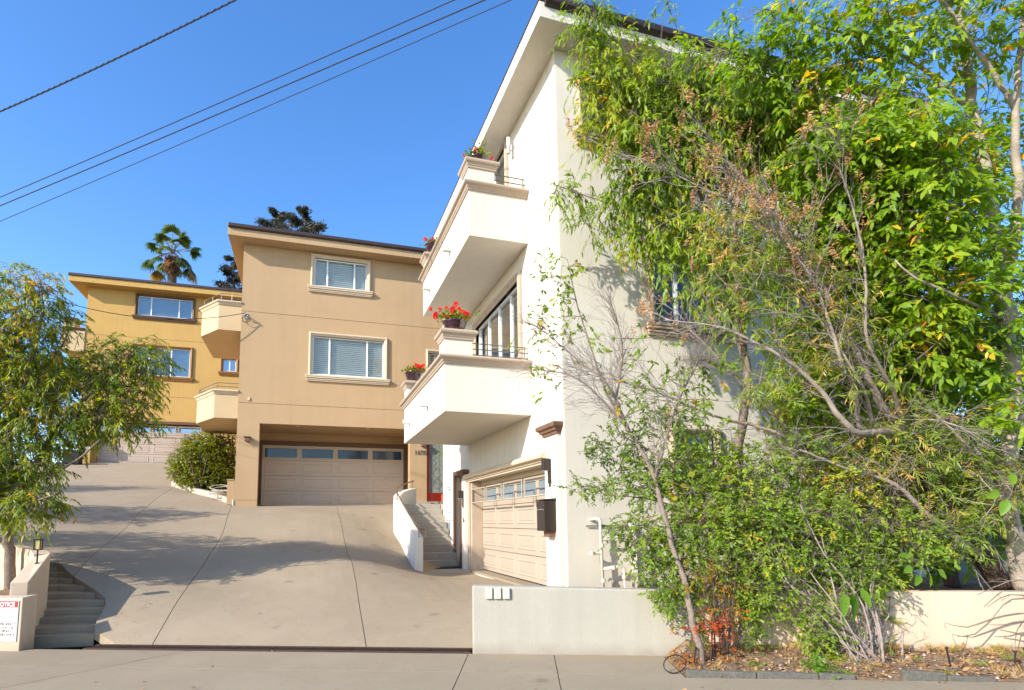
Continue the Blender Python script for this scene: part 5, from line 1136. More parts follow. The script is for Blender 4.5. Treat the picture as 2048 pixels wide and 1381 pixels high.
# gnarled shrub with bare grey limbs and dry flower heads
g = W(2005, 1165, 7.25); g[2] = 0.4
t = empty('gnarled_shrub', g, 'leaning gnarled shrub with bare grey limbs and dry orange seed heads', 'shrub')
lp_ = lambda *rows: px_path(rows[0], *[(x, y, d - .4 * min(1, (i + 1) / 2), r * .92) for i, (x, y, d, r) in enumerate(rows[1:])])
sk = [px_path((2005, 1170, 7.25, .13), (1930, 1070, 7.2, .12), (1875, 985, 7.15, .11), (1845, 920, 7.1, .1), (1812, 862, 7.1, .075)),
      lp_((1812, 862, 7.1, .06), (1765, 812, 7.1, .052), (1712, 705, 7.1, .045), (1690, 660, 7.1, .036), (1645, 575, 7.1, .028), (1600, 510, 7.15, .022), (1540, 420, 7.2, .015), (1470, 360, 7.3, .008)),
      lp_((1815, 870, 7.1, .05), (1760, 864, 7.05, .045), (1706, 862, 7.05, .04), (1655, 800, 7.05, .032), (1600, 740, 7.05, .026), (1520, 690, 7.1, .02), (1440, 655, 7.2, .014), (1330, 640, 7.3, .008)),
      lp_((1600, 510, 7.15, .014), (1500, 430, 7.2, .011), (1400, 375, 7.3, .008), (1290, 320, 7.4, .004)), lp_((1570, 460, 7.17, .012), (1480, 350, 7.25, .008), (1405, 260, 7.3, .004)), lp_((1640, 570, 7.1, .012), (1625, 470, 7.05, .008), (1655, 370, 7.0, .004)),
      lp_((1722, 862, 7.05, .036), (1705, 770, 7.0, .03), (1680, 720, 7, .026), (1660, 650, 7, .02), (1625, 560, 7, .014), (1560, 470, 7, .007)),
      lp_((1748, 862, 7.05, .026), (1735, 800, 7, .02), (1700, 730, 7.0, .015), (1640, 640, 7, .008)),
      lp_((1808, 850, 7.05, .03), (1785, 780, 6.95, .024), (1735, 680, 6.9, .02), (1732, 560, 6.85, .016), (1715, 450, 6.85, .012), (1680, 340, 6.85, .006)),
      lp_((1815, 855, 7.1, .022), (1850, 840, 6.9, .016), (1910, 850, 6.8, .01), (1990, 900, 6.7, .006)),
      px_path((1845, 930, 7.1, .06), (1760, 940, 7.3, .045), (1640, 900, 7.4, .034), (1540, 860, 7.5, .024), (1420, 830, 7.6, .016), (1300, 780, 7.7, .01), (1180, 750, 7.8, .005)),
      px_path((1640, 900, 7.4, .026), (1540, 830, 7.4, .02), (1460, 740, 7.4, .014), (1380, 660, 7.4, .007)),
      px_path((1920, 1050, 7.15, .05), (1830, 1060, 6.9, .04), (1730, 1040, 6.8, .03), (1620, 1050, 6.8, .018), (1530, 1010, 6.8, .01)),
      px_path((1960, 1110, 7.1, .05), (1880, 1050, 6.8, .034), (1790, 970, 6.75, .026), (1700, 940, 6.7, .018), (1600, 900, 6.7, .01)),
      px_path((1930, 1060, 7.1, .034), (1990, 1000, 6.8, .024), (1940, 900, 6.7, .016), (1860, 820, 6.7, .008))]
limbs(sk[:1], 12).build('trunk', M['barkd'], t, smooth=True)
limbs(sk[1:], 8).build('limbs', M['limb'], t, smooth=True)
V, F, E1 = bare_twigs(sk[1:12], 330, 0.5, 0.45, 0.0055, 2, (-.25, 0, .18)); V2, F2, E2 = bare_twigs(sk[12:], 130, 0.4, 0.5, 0.0055, 2, (-.3, -.05, .05))
quad_mesh('bare_twigs', np.concatenate([V, V2]), np.concatenate([F, F2 + len(V)]), M['dead'], t, 'stuff')
pz = E1[:, 2]; up_ = E1[pz > np.quantile(pz, .55)]; hd = np.concatenate([up_[rng.choice(len(up_), 330)], E2[rng.choice(len(E2), 30)]])
a, d_, n_, tt, E = spray(hd, np.tile(np.array([[-.1, 0, 1.]]), (len(hd), 1)) + rng.normal(0, .35, (len(hd), 3)), 0.16, 14, .05, .016, 0.9, 0.0, np.full(len(hd), .45), ldroop=0.35, tj=.25)
leaf_mesh('seed_heads', a, d_, n_, rng.uniform(.025, .06, len(a)), rng.uniform(.01, .022, len(a)), tt, GREEN['dry'], t)
grow(t, sk, [(1560, 540, 6.75, 100, 80, .25, .9), (1650, 620, 6.7, 100, 100, .25, .9), (1480, 560, 6.9, 70, 70, .25, .8), (1560, 750, 6.8, 90, 60, .25, .9), (1460, 450, 6.9, 80, 70, .25, .7), (1700, 740, 6.7, 70, 60, .25, .7), (1880, 880, 6.9, 120, 70, .4), (1960, 980, 6.8, 90, 90, .4), (1790, 900, 7.0, 90, 80, .4), (1900, 1060, 6.8, 110, 60, .3, .8)],
     1350, GREEN['needle'], M['dead'], 0.22, 16, 0.085, 0.014, 0.8, 0.05, 0.05, tint=0.5, tvar=0.25, jit=.3, old=.06)

# feathery green shrub low behind the wall
g = W(1700, 1170, 7.6); g[2] = 0.4
t = empty('feathery_shrub', g, 'dense feathery fine needled green shrub behind the low wall', 'shrub')
sk = [px_path((1700, 1170, 7.6, .05), (1690, 1060, 7.6, .04), (1660, 930, 7.6, .02), (1640, 850, 7.6, .01)), px_path((1700, 1150, 7.6, .04), (1780, 1030, 7.6, .03), (1820, 900, 7.6, .012)), px_path((1705, 1160, 7.6, .04), (1850, 1090, 7.6, .03), (1960, 1040, 7.6, .012))]
limbs(sk, 6).build('trunk', M['barkd'], t, smooth=True)
grow(t, sk, [(1640, 890, 7.5, 100, 75, .4), (1720, 950, 7.5, 110, 85, .4), (1620, 990, 7.5, 110, 80, .4), (1820, 960, 7.6, 110, 110, .4), (1930, 1000, 7.7, 110, 120, .4), (1740, 1070, 7.5, 120, 80, .4), (2030, 960, 7.7, 50, 130, .4), (1900, 870, 7.9, 130, 70, .3), (1560, 1080, 7.4, 80, 60, .3), (1720, 1190, 6.55, 50, 45, .1, 1.3), (1740, 1230, 6.5, 30, 30, .08, 1.0)],
     2300, GREEN['needle'], M['barkd'], 0.26, 22, 0.07, 0.011, 0.55, 0.1, 0.0, tint=0.45, tvar=0.2, jit=.25, out=0.8, sag=.3)

# broad evergreen filling the far right behind the thicket
q = np.array([10.6, 7.0, 0.4]); t = empty('broad_evergreen', q, 'dark broad leaved evergreen behind the pale trunk at far right', 'tree')
sk = [smooth_path([(q, .12), (q + (.1, .1, 1.2), .1), (q + (-.1, 0, 2.6), .06), (q + (.2, 0, 4.2), .02)]), smooth_path([(q + (.1, .1, 1.0), .07), (q + (-.9, -.2, 2.2), .04), (q + (-1.5, -.3, 3.0), .015)]), smooth_path([(q + (.1, .1, 1.4), .06), (q + (1.0, 0, 2.6), .03), (q + (1.5, .2, 3.4), .012)])]
limbs(sk, 8).build('trunk', M['barkd'], t, smooth=True)
grow(t, sk, [(1900, 700, 9.2, 120, 90, .6), (2020, 640, 9.4, 110, 110, .6), (1830, 820, 9.2, 100, 90, .6), (1960, 830, 9.3, 120, 100, .6), (2060, 900, 9.3, 100, 120, .6), (1870, 960, 9.0, 120, 90, .6), (2000, 1040, 9.0, 130, 90, .6), (1840, 1080, 8.8, 120, 70, .5), (2080, 760, 9.4, 80, 120, .6)],
     1700, GREEN['ash'], M['barkd'], 0.28, 9, 0.12, 0.055, 0.8, .15, .2, tint=.3, tvar=.2, twig_r=.004)

# leaning thin tree rising from the planting strip
t = empty('leaning_sapling', (*W(1404, 1340, 6.0)[:2], 0.06), 'thin leaning sapling rising from the strip end over the low wall', 'tree')
sk = [px_path((1404, 1342, 6.05, .04), (1392, 1270, 6.1, .038), (1372, 1180, 6.25, .034), (1350, 1110, 6.4, .032), (1330, 1030, 6.6, .03), (1310, 960, 6.8, .028), (1293, 920, 6.95, .026), (1262, 870, 7.1, .022), (1215, 790, 7.3, .016), (1180, 690, 7.5, .011), (1152, 600, 7.6, .008), (1135, 520, 7.65, .004)),
      px_path((1262, 870, 7.1, .018), (1215, 770, 7.2, .013), (1155, 720, 7.4, .009), (1085, 660, 7.5, .005)), px_path((1230, 810, 7.25, .014), (1245, 700, 7.3, .01), (1220, 600, 7.3, .006)), px_path((1250, 850, 7.1, .014), (1160, 760, 7.3, .01), (1080, 740, 7.5, .005)),
      px_path((1310, 960, 6.8, .016), (1350, 820, 7.0, .012), (1400, 720, 7.1, .006))]
limbs(sk, 8).build('trunk', M['bark'], t, smooth=True)
V, F, E1 = bare_twigs(sk[1:], 260, 0.45, 0.42, 0.004, 2, (-.3, 0, .05)); quad_mesh('bare_twigs', V, F, M['dead'], t, 'stuff')
grow(t, sk, [(1135, 540, 7.6, 60, 38, .2), (1095, 560, 7.6, 40, 30, .15), (1130, 625, 7.55, 55, 50, .2), (1080, 665, 7.5, 45, 45, .2), (1090, 745, 7.5, 40, 50, .2, .8), (1170, 680, 7.5, 40, 60, .2, .6), (1230, 700, 7.3, 60, 50, .2, .4), (1270, 760, 7.2, 70, 60, .25, .6), (1380, 720, 7.1, 70, 50, .25, .7), (1320, 800, 7, 90, 60, .3, .8), (1420, 760, 7.1, 70, 60, .25, .8), (1290, 690, 7.3, 60, 60, .2, .5), (1400, 840, 7.0, 80, 50, .3, .9)],
     300, GREEN['small'], M['bark'], 0.17, 7, 0.075, 0.04, 0.8, 0.15, 0.25, tint=0.4, tvar=0.2, old=.06)

# small-leaved shrub spilling over the wall
g = W(1455, 1340, 6.35); g[2] = 0.08
t = empty('small_leaf_shrub', g, 'dense small leaved green shrub spilling over the low wall', 'shrub')
sk = [px_path((1455, 1335, 6.35, .03), (1440, 1240, 6.4, .028), (1430, 1130, 6.6, .025), (1400, 1020, 6.8, .02), (1340, 930, 7.0, .014), (1240, 870, 7.2, .008)), px_path((1460, 1320, 6.35, .028), (1500, 1200, 6.5, .024), (1530, 1080, 6.7, .02), (1500, 980, 6.9, .014), (1440, 890, 7.1, .007)),
      px_path((1700, 1330, 6.2, .03), (1640, 1220, 6.35, .026), (1580, 1110, 6.6, .02), (1560, 990, 6.9, .014), (1540, 900, 7.1, .007)), px_path((1700, 1325, 6.2, .028), (1670, 1200, 6.4, .022), (1650, 1060, 6.7, .015), (1690, 960, 6.9, .008)), px_path((1400, 1030, 6.8, .014), (1300, 1000, 7, .01), (1180, 985, 7.4, .005)), px_path((1430, 1130, 6.6, .014), (1350, 1090, 6.6, .01), (1270, 1080, 6.6, .005))]
limbs(sk, 7).build('trunk', M['bark'], t, smooth=True)
grow(t, sk, [(1240, 900, 7.2, 80, 45, .25, .8), (1190, 975, 7.4, 60, 14, .08, 1.4), (1290, 960, 7.0, 70, 50, .25), (1300, 840, 7.3, 90, 40, .25, .6), (1380, 950, 7.0, 90, 60, .3), (1270, 1060, 6.75, 60, 40, .2), (1330, 1110, 6.6, 70, 60, .25), (1340, 1180, 6.45, 50, 40, .15), (1420, 1040, 6.75, 100, 75, .4), (1500, 950, 7.0, 100, 60, .4), (1530, 1050, 6.75, 110, 80, .4), (1440, 1130, 6.55, 90, 60, .3),
               (1560, 1130, 6.5, 110, 55, .3), (1640, 1060, 6.7, 100, 80, .4), (1680, 970, 6.9, 90, 60, .35, .7), (1690, 1130, 6.5, 80, 50, .3), (1500, 1195, 6.35, 40, 40, .12), (1502, 1255, 6.3, 16, 45, .05, 1.1), (1640, 1250, 6.2, 40, 60, .12, 1.2), (1560, 1210, 6.3, 60, 45, .14, .8), (1730, 1150, 6.4, 70, 45, .2, .8), (1400, 1230, 6.3, 30, 50, .1, .6), (1850, 1090, 6.6, 70, 50, .25, .6), (1770, 1060, 6.7, 80, 70, .3, .7), (1420, 890, 7.1, 90, 50, .3, .6), (1600, 900, 7.0, 90, 50, .3, .6)],
     4500, GREEN['small'], M['bark'], 0.17, 12, 0.048, 0.027, 0.9, 0.15, 0.1, tint=0.47, tvar=0.22, twig_r=.0025, old=.01)

# tangle of many bare stems
t = empty('bare_stem_shrub', (*W(1735, 1335, 6.05)[:2], 0.06), 'clump of many bare grey stems fanning from the planting strip', 'shrub')
sk = []
ends = [(1480, 1130), (1500, 1080), (1530, 1040), (1560, 1140), (1570, 1070), (1600, 1010), (1615, 1180), (1640, 1060), (1660, 1130), (1680, 1040), (1690, 1180), (1700, 1090), (1715, 1120), (1728, 1170), (1740, 1080), (1752, 1200), (1765, 1150), (1790, 1230), (1830, 1240), (1600, 1240), (1650, 1230), (1580, 1190), (1540, 1100), (1705, 1030), (1725, 1060), (1510, 1150), (1760, 1110), (1780, 1190), (1720, 1200), (1500, 1110)]
for i, (ex, ey) in enumerate(ends):
    bx = 1700 + rng.uniform(0, 75); r = rng.uniform(.005, .014); d0 = rng.uniform(5.95, 6.2)
    sk.append(px_path((bx, 1335 + rng.uniform(-8, 8), d0, r), (bx * .7 + ex * .3 + rng.uniform(-22, 22), 1335 * .62 + ey * .38, d0 + .12, r * .85), (bx * .3 + ex * .7 + rng.uniform(-22, 22), 1335 * .3 + ey * .7, d0 + .3, r * .65), (ex, ey, d0 + .45, r * .35)))
sk.append(px_path((1580, 1190, 6.4, .008), (1690, 1290, 6.1, .013), (1800, 1352, 5.95, .012))); sk.append(px_path((1806, 1338, 6.1, .016), (1803, 1290, 6.15, .014), (1806, 1266, 6.2, .012)))
limbs(sk, 6).build('stems', M['dead'], t, smooth=True)
V, F, E1 = bare_twigs(sk, 190, 0.26, 0.5, 0.0035, 2, (-.1, 0, .2)); quad_mesh('bare_twigs', V, F, M['dead'], t, 'stuff')
grow(t, sk, [(1640, 1280, 6.15, 50, 45, .12), (1780, 1290, 6.1, 40, 40, .12, .5), (1700, 1250, 6.2, 60, 50, .15, .5), (1640, 1220, 6.3, 60, 50, .15, .6)], 80, GREEN['small'], M['dead'], 0.1, 7, 0.04, 0.02, tint=.5, twig_r=.002)

# reddish heavenly bamboo
t = empty('red_leaf_shrub', (*W(1428, 1335, 6.15)[:2], 0.07), 'thin stemmed shrub with red and orange leaves beside the leaning sapling', 'shrub')
sk = [px_path((1420 + i * 4.5, 1335, 6.1 + .03 * i, .009), (1418 + i * 5 + rng.uniform(-6, 6), 1240, 6.2, .008), (1400 + i * 9 + rng.uniform(-10, 10), 1150 - rng.uniform(0, 40), 6.3, .005)) for i in range(9)]
limbs(sk, 5).build('stems', M['barkd'], t, smooth=True)
grow(t, sk, [(1420, 1255, 6.15, 50, 26, .12, 1.3), (1370, 1300, 6.1, 25, 25, .08), (1445, 1290, 6.1, 30, 30, .1, .7), (1360, 1250, 6.2, 25, 14, .08, .6)], 60, GREEN['nandina'], M['barkd'], 0.14, 9, 0.05, 0.017, .8, .15, .1, tint=.75, tvar=.2, twig_r=.002)
grow(t, sk, [(1390, 1165, 6.3, 55, 35, .15), (1430, 1120, 6.35, 60, 40, .15), (1450, 1180, 6.3, 40, 50, .15), (1440, 1225, 6.2, 35, 25, .1)], 100, GREEN['nandina'], M['barkd'], 0.14, 9, 0.048, 0.017, .8, .15, .1, tint=.25, tvar=.3, twig_r=.002)

# vines and large-leaved sprigs
def sprig(name, x, y, d, leaves, m, L, Wd, label, cat='plant', stem=None, tint=0.5):
    """a few large leaves, each a part of its own"""
    c = W(x, y, d); r = empty(name, c, label, cat)
    b = MB(); base = stem if stem is not None else (0, -40, 0.1); q = c + CX * base[0] * d / FPX - CY * base[1] * d / FPX + CZ * base[2]; b.tube([q, (q + c) / 2 + CX * .02, c], 0.005, 5)
    for lx, ly, ang in leaves: b.tube([c, c + CX * lx * d / FPX - CY * ly * d / FPX], 0.0028, 4)
    b.build('stem', M['bark'], r)
    for lx, ly, ang in leaves:
        p = c + CX * lx * d / FPX - CY * ly * d / FPX; a = math.radians(ang); D = CX * math.cos(a) + CY * math.sin(a) - CZ * rng.uniform(-.3, .3); Nn = nrm(np.array(-CZ + CY * .7 + rng.normal(0, .3, 3)))
        D = nrm(D); S = nrm(np.cross(D, Nn)); U = np.cross(S, D); l, w = L * rng.uniform(.8, 1.15), Wd * rng.uniform(.85, 1.1)
        prof = [(0, .02), (.12, .55), (.3, .95), (.5, 1.0), (.7, .78), (.88, .38), (1, .02)]; vs = []; fs = []
        for tt_, wd in prof:
            o = p + D * l * tt_ - np.array([0, 0, 1]) * l * .22 * tt_ ** 2; wv = .06 * math.sin(tt_ * 19) * w
            vs += [o + S * w * .5 * wd + U * (w * .16 * wd + wv), o, o - S * w * .5 * wd + U * (w * .16 * wd - wv)]
        for i in range(len(prof) - 1):
            k = i * 3; fs += [(k, k + 1, k + 4, k + 3), (k + 1, k + 2, k + 5, k + 4)]
        me = bpy.data.meshes.new('leaf'); o0 = origin_of(r); me.from_pydata([tuple(v - o0) for v in vs], [], fs); at = me.attributes.new('tint', 'FLOAT', 'POINT'); at.data.foreach_set('value', [float(np.clip(tint + rng.normal(0, .25), 0, 1))] * len(vs)); me.shade_smooth(); me.materials.append(m); link('leaf', me, r)
    return r
sprig('yellow_vine', 1385, 975, 6.75, [(-30, 20, 200), (-15, 35, 250), (-5, 0, 160), (10, 25, 280), (20, -15, 40), (35, 0, 10), (30, 30, 300), (0, -20, 110), (-38, -8, 180), (45, 25, 320), (15, 45, 265)], GREEN['vine'], 0.12, 0.09, 'yellow green vine leaves in front of the lowest white house window', tint=.55)
sprig('broad_leaf_sprig', 1850, 1125, 6.45, [(-25, 10, 200), (-10, 25, 240), (10, 25, 280), (25, 15, 320), (35, -5, 0), (-30, -10, 160), (0, -10, 90), (20, -20, 60)], GREEN['bright'], 0.13, 0.085, 'bright green broad leaves hanging low over the garden wall', stem=(-30, -60, .3))
sprig('hanging_leaf_sprig', 1708, 1188, 6.1, [(2, 5, 262), (-20, -2, 258), (-6, 0, 280), (12, -10, 300)], GREEN['bright'], 0.21, 0.1, 'few very large ribbed leaves hanging in the bare stems', stem=(15, -90, .3), tint=.35)
sprig('broad_leaf_sprig', 2025, 985, 6.3, [(-25, 0, 190), (-10, 15, 240), (10, 15, 300), (22, -5, 350), (0, -15, 95), (-18, -18, 140), (20, 30, 290)], GREEN['bright'], 0.16, 0.1, 'bright green broad leaves beside the pale trunk', stem=(5, -70, .4), tint=.6)

# bare grey branches reaching in from the right, low in front of the wall
t = empty('bare_branch_shrub', (*W(2120, 1330, 6.2)[:2], 0.07), 'bare grey forked branches reaching in front of wall at right edge', 'shrub')
sk = [px_path((2130, 1330, 6.2, .02), (2100, 1270, 6.2, .016), (2060, 1228, 6.2, .011), (1985, 1238, 6.2, .009), (1935, 1255, 6.2, .006), (1890, 1246, 6.2, .003)), px_path((1985, 1238, 6.2, .008), (1950, 1268, 6.15, .006), (1915, 1274, 6.1, .003)), px_path((1936, 1270, 6.15, .005), (1932, 1290, 6.1, .003)), px_path((2110, 1290, 6.2, .013), (2050, 1245, 6.15, .009), (2010, 1250, 6.15, .006), (1975, 1250, 6.15, .003)),
      px_path((2120, 1310, 6.2, .013), (2060, 1276, 6.2, .01), (2000, 1260, 6.2, .006)), px_path((2060, 1225, 6.2, .006), (2035, 1260, 6.2, .005), (2030, 1290, 6.2, .003)), px_path((2120, 1320, 6.2, .012), (2060, 1296, 6.2, .008), (2010, 1298, 6.2, .004)), px_path((2110, 1180, 6.3, .012), (2040, 1160, 6.3, .009), (2000, 1170, 6.3, .006), (1955, 1190, 6.2, .003)), px_path((2110, 1330, 6.2, .014), (2110, 1180, 6.3, .012)), px_path((2100, 1200, 6.3, .01), (2020, 1190, 6.3, .006), (1975, 1215, 6.2, .003))]
limbs(sk, 6).build('branches', M['bark'], t, smooth=True)
V, F, E1 = bare_twigs(sk, 22, 0.15, 0.5, 0.003, 1); quad_mesh('bare_twigs', V, F, M['dead'], t, 'stuff')

# ------------------------------------------------------------------ planting strip litter
def strip_pts(n, s0=2.3, s1=8.2, t0=-.88, t1=-.03):
    s = rng.uniform(s0, s1, n); tq = rng.uniform(t0, t1, n); xy = S0 + SU * s[:, None] + SN * tq[:, None]; return np.column_stack([xy, strip_z(xy[:, 0], xy[:, 1]) + .012])
p = strip_pts(2600); D = nrm(rng.normal(0, 1, (2600, 3)) * (1, 1, .25)); leaf_mesh('leaf_litter', p, D, np.array([0, 0, 1.]) + rng.normal(0, .5, (2600, 3)), rng.uniform(.02, .085, 2600), rng.uniform(.01, .04, 2600), rng.uniform(0, .9, 2600) ** 1.0, GREEN['dry'], None, droop=-.05, fold=.4)
p = strip_pts(900); th = rng.uniform(0, 6.28, 900); V, F = twig_mesh(p, p + np.column_stack([np.cos(th), np.sin(th), rng.uniform(-.02, .2, 900)]) * rng.uniform(.04, .22, (900, 1)), .0022, .0012, .06); quad_mesh('twig_litter', V, F, M['dead'], None, 'stuff')
tuft = strip_pts(75); tuft = np.concatenate([tuft, strip_pts(110, 2.5, 8.2, -.14, -.03), strip_pts(45, 5.2, 8.2)]); k = 26
A = np.repeat(tuft, k, 0) + rng.normal(0, .02, (len(tuft) * k, 3)) * (1, 1, 0); D = np.array([0, 0, 1.]) + rng.normal(0, .55, A.shape) * (1, 1, .2); g_ = np.repeat(np.where(rng.random(len(tuft)) < .22, .95, rng.uniform(0, .7, len(tuft))), k)
leaf_mesh('dry_grass', A, D, rng.normal(0, 1, A.shape), rng.uniform(.05, .15, len(A)), rng.uniform(.003, .006, len(A)), g_ + rng.normal(0, .06, len(A)), GREEN['straw'], None, droop=.35, fold=.1)
b = MB(); pp = strip_pts(420)
for q in pp:
    r = rng.uniform(.004, .016) if rng.random() < .93 else rng.uniform(.02, .035); n6 = [q + np.array([math.cos(a) * r * rng.uniform(.8, 1.3), math.sin(a) * r * rng.uniform(.8, 1.3), -r * .3]) for a in np.linspace(0, 6.28, 6)[:-1]]; b.add(n6 + [q + (r * rng.uniform(-.3, .3), 0, r * rng.uniform(.5, .9))], [(i, (i + 1) % 5, 5) for i in range(5)])
b.build('gravel', M['rock'], None, 'stuff')
# stone edging lengths
ed = empty('strip_edging', (*st(3.6, -.9), 0), 'grey stone edging lengths along the planting strip and sidewalk', 'edging')
for s0, s1, h in ((2.27, 2.95, .075), (2.96, 3.55, .07), (3.56, 3.9, .06), (4.35, 4.75, .1), (4.76, 5.2, .05)):
    b = MB(); b.prism([st(s0, -.925), st(s1, -.925), st(s1, -.87), st(s0, -.87)], -.05, [h, h * .75, h * .75, h]); b.build('edging_stone', M['slate'], ed, bevel=.01)
# fallen leaves blown over the paving
n = 150; s_ = rng.uniform(-6, 8, n); t_ = -np.abs(rng.normal(0, .9, n)) % 2.4; xy = S0 + SU * s_[:, None] - SN * t_[:, None] * np.sign(1); p = np.column_stack([xy, np.full(n, .006)])
x2, y2 = rng.uniform(-3, 3, 130), rng.uniform(9, 19, 130); x2[:60] = rng.normal(-2.7, .35, 60); y2[:60] = rng.uniform(9.2, 11.5, 60); ok = in_poly(np.column_stack([x2, y2]), DRIVE); p = np.concatenate([p, np.column_stack([x2, y2, gz(x2, y2) + .008])[ok]]); n = len(p)
th = rng.uniform(0, 6.28, n); leaf_mesh('fallen_leaves', p, np.column_stack([np.cos(th), np.sin(th), rng.uniform(0, .15, n)]), np.array([0, 0, 1.]) + rng.normal(0, .3, (n, 3)), rng.uniform(.02, .06, n), rng.uniform(.008, .025, n), rng.uniform(0, .9, n), GREEN['dry'], None, droop=-.05, fold=.3)
# weeds
def weed(s, tq, n, R, L, Wd, gm, label, tint=.6, name='weed'):
    q = np.array([*st(s, tq), 0.05]); r = empty(name, q, label, 'plant'); P = np.tile(q, (n, 1)) + rng.normal(0, .03, (n, 3)) * (1, 1, .1); D = rng.normal(0, 1, (n, 3)); D[:, 2] = np.abs(D[:, 2]) * .5 + .25
    a, d_, n_, tt, E = spray(P, D, R * rng.uniform(.6, 1.2, n), 12, L, Wd, 1.0, .35, np.full(n, tint), ldroop=.05); leaf_mesh('foliage', a, d_, n_, L * rng.uniform(.7, 1.2, len(a)), Wd, tt, gm, r); V, F = twig_mesh(P, E, .003, .0015, .08); quad_mesh('stems', V, F, M['barkd'], r, 'stuff')
weed(3.62, -.72, 26, .24, .05, .017, GREEN['bright'], 'feathery bright green weed spreading over the strip edging', .35)
weed(4.0, -.35, 8, .13, .07, .035, GREEN['vine'], 'small yellow green weed near the middle of the strip', .4)
weed(6.35, -.25, 12, .2, .045, .026, GREEN['small'], 'small green and russet weed near the right end of the strip', .8)
weed(6.6, -.5, 18, .24, .05, .03, GREEN['small'], 'low dark weed clump at the right end of the strip', .5)
weed(3.1, -.6, 9, .13, .07, .008, GREEN['straw'], 'grassy green tuft behind the edging near the red shrub', .98)
# irrigation risers and loop of tubing
for s, tq, h, lab in ((5.05, -.55, .2, 'black irrigation riser leaning near the bare stems'), (5.62, -.6, .17, 'black irrigation riser with green cap standing in dry grass'), (6.05, -.2, .12, 'short black irrigation stake close to the garden wall'), (2.42, -.62, .18, 'black irrigation riser with green cap at the strip end')):
    q = np.array([*st(s, tq), 0.03]); r = empty('irrigation_riser', q, lab, 'irrigation riser', 'irrigation risers in the planting strip'); lean = rng.uniform(-.06, .06)
    b = MB(); b.tube([q - (0, 0, .05), q + (lean * .5, 0, h * .5), q + (lean, 0, h)], .009, 6); b.tube([q, q + (.02, -.04, .05), q + (.05, -.1, -.01)], .006, 5); b.build('pipe', M['black'], r)
    b = MB(); b.tube([q + (lean, 0, h), q + (lean, 0, h + .02)], .014, 8); b.build('cap', M['black'], r)
q = np.array([*st(2.22, -.72), .01]); b = MB(); b.tube([q + (-.02 + .13 * math.cos(a), .06 * math.sin(a), .075 + .075 * math.sin(a + .4)) for a in np.linspace(-.6, 5.4, 22)], .006, 6)
tag(b.build('drip_tubing', M['black']), 'loop of black drip tubing at the end of the strip', 'tubing')

# ------------------------------------------------------------------ left tree, its neighbours, round bush
def left_tree(root, sk, blobs, n, tint, **kw):
    limbs(sk, 8).build('trunk', M['bark'], root, smooth=True)
    grow(root, sk, blobs, n, GREEN['left'], M['bark'], 0.27, 12, 0.105, 0.026, 0.65, 0.3, 0.42, tint=tint, tvar=0.17, sag=-.25, **kw)
q = W(18, 1200, 8.9); q[2] = 0.5
t = empty('weeping_tree', q, 'yellow green weeping tree rising beside the garden wall at left', 'tree')
sk = [px_path((18, 1215, 8.9, .085), (20, 1130, 8.95, .08), (12, 1040, 9, .07), (0, 930, 9.1, .06), (30, 830, 9.2, .05), (60, 720, 9.3, .035), (85, 620, 9.4, .02), (80, 560, 9.4, .01)),
      px_path((12, 1040, 9, .05), (60, 960, 9.2, .04), (110, 860, 9.4, .035), (180, 790, 9.6, .025), (250, 740, 9.8, .016), (300, 720, 9.9, .008)),
      px_path((30, 830, 9.2, .035), (90, 740, 9.5, .026), (130, 680, 9.7, .014), (150, 630, 9.8, .008)), px_path((0, 930, 9.1, .05), (-90, 820, 9.2, .04), (-180, 700, 9.3, .02), (-220, 600, 9.3, .01)), px_path((60, 960, 9.2, .03), (140, 930, 9.0, .02), (200, 880, 8.9, .01)), px_path((110, 860, 9.4, .03), (190, 830, 9.6, .02), (260, 800, 9.7, .01)),
      px_path((15, 1060, 9, .03), (60, 1010, 8.7, .02), (110, 990, 8.5, .008)), px_path((-90, 820, 9.2, .03), (-200, 880, 9.0, .02), (-260, 900, 9, .01))]
left_tree(t, sk, [(75, 580, 9.5, 45, 40, .35), (20, 560, 9.5, 50, 40, .3, .6), (110, 640, 9.6, 50, 45, .4, .8), (40, 680, 9.3, 75, 80, .6), (-40, 640, 9.3, 70, 90, .6), (110, 750, 9.6, 40, 50, .4, .4), (250, 770, 9.9, 75, 70, .45), (190, 740, 9.8, 60, 40, .4), (295, 715, 10, 42, 42, .3, 1), (235, 705, 9.9, 55, 32, .3, .8), (200, 830, 9.6, 80, 50, .5), (285, 840, 9.8, 40, 30, .25, .7), (60, 800, 9.3, 90, 80, .6), (-60, 790, 9.3, 90, 100, .7), (130, 860, 9.3, 60, 50, .4, .8),
                 (40, 920, 9.0, 85, 70, .5), (60, 1010, 8.7, 60, 40, .35), (-50, 930, 9.0, 90, 80, .6), (-160, 760, 9.3, 100, 120, .7), (-180, 920, 9.1, 80, 80, .6), (110, 940, 9, 25, 50, .2, .5), (-10, 1010, 8.8, 60, 40, .3)], 4600, .5, old=.03)
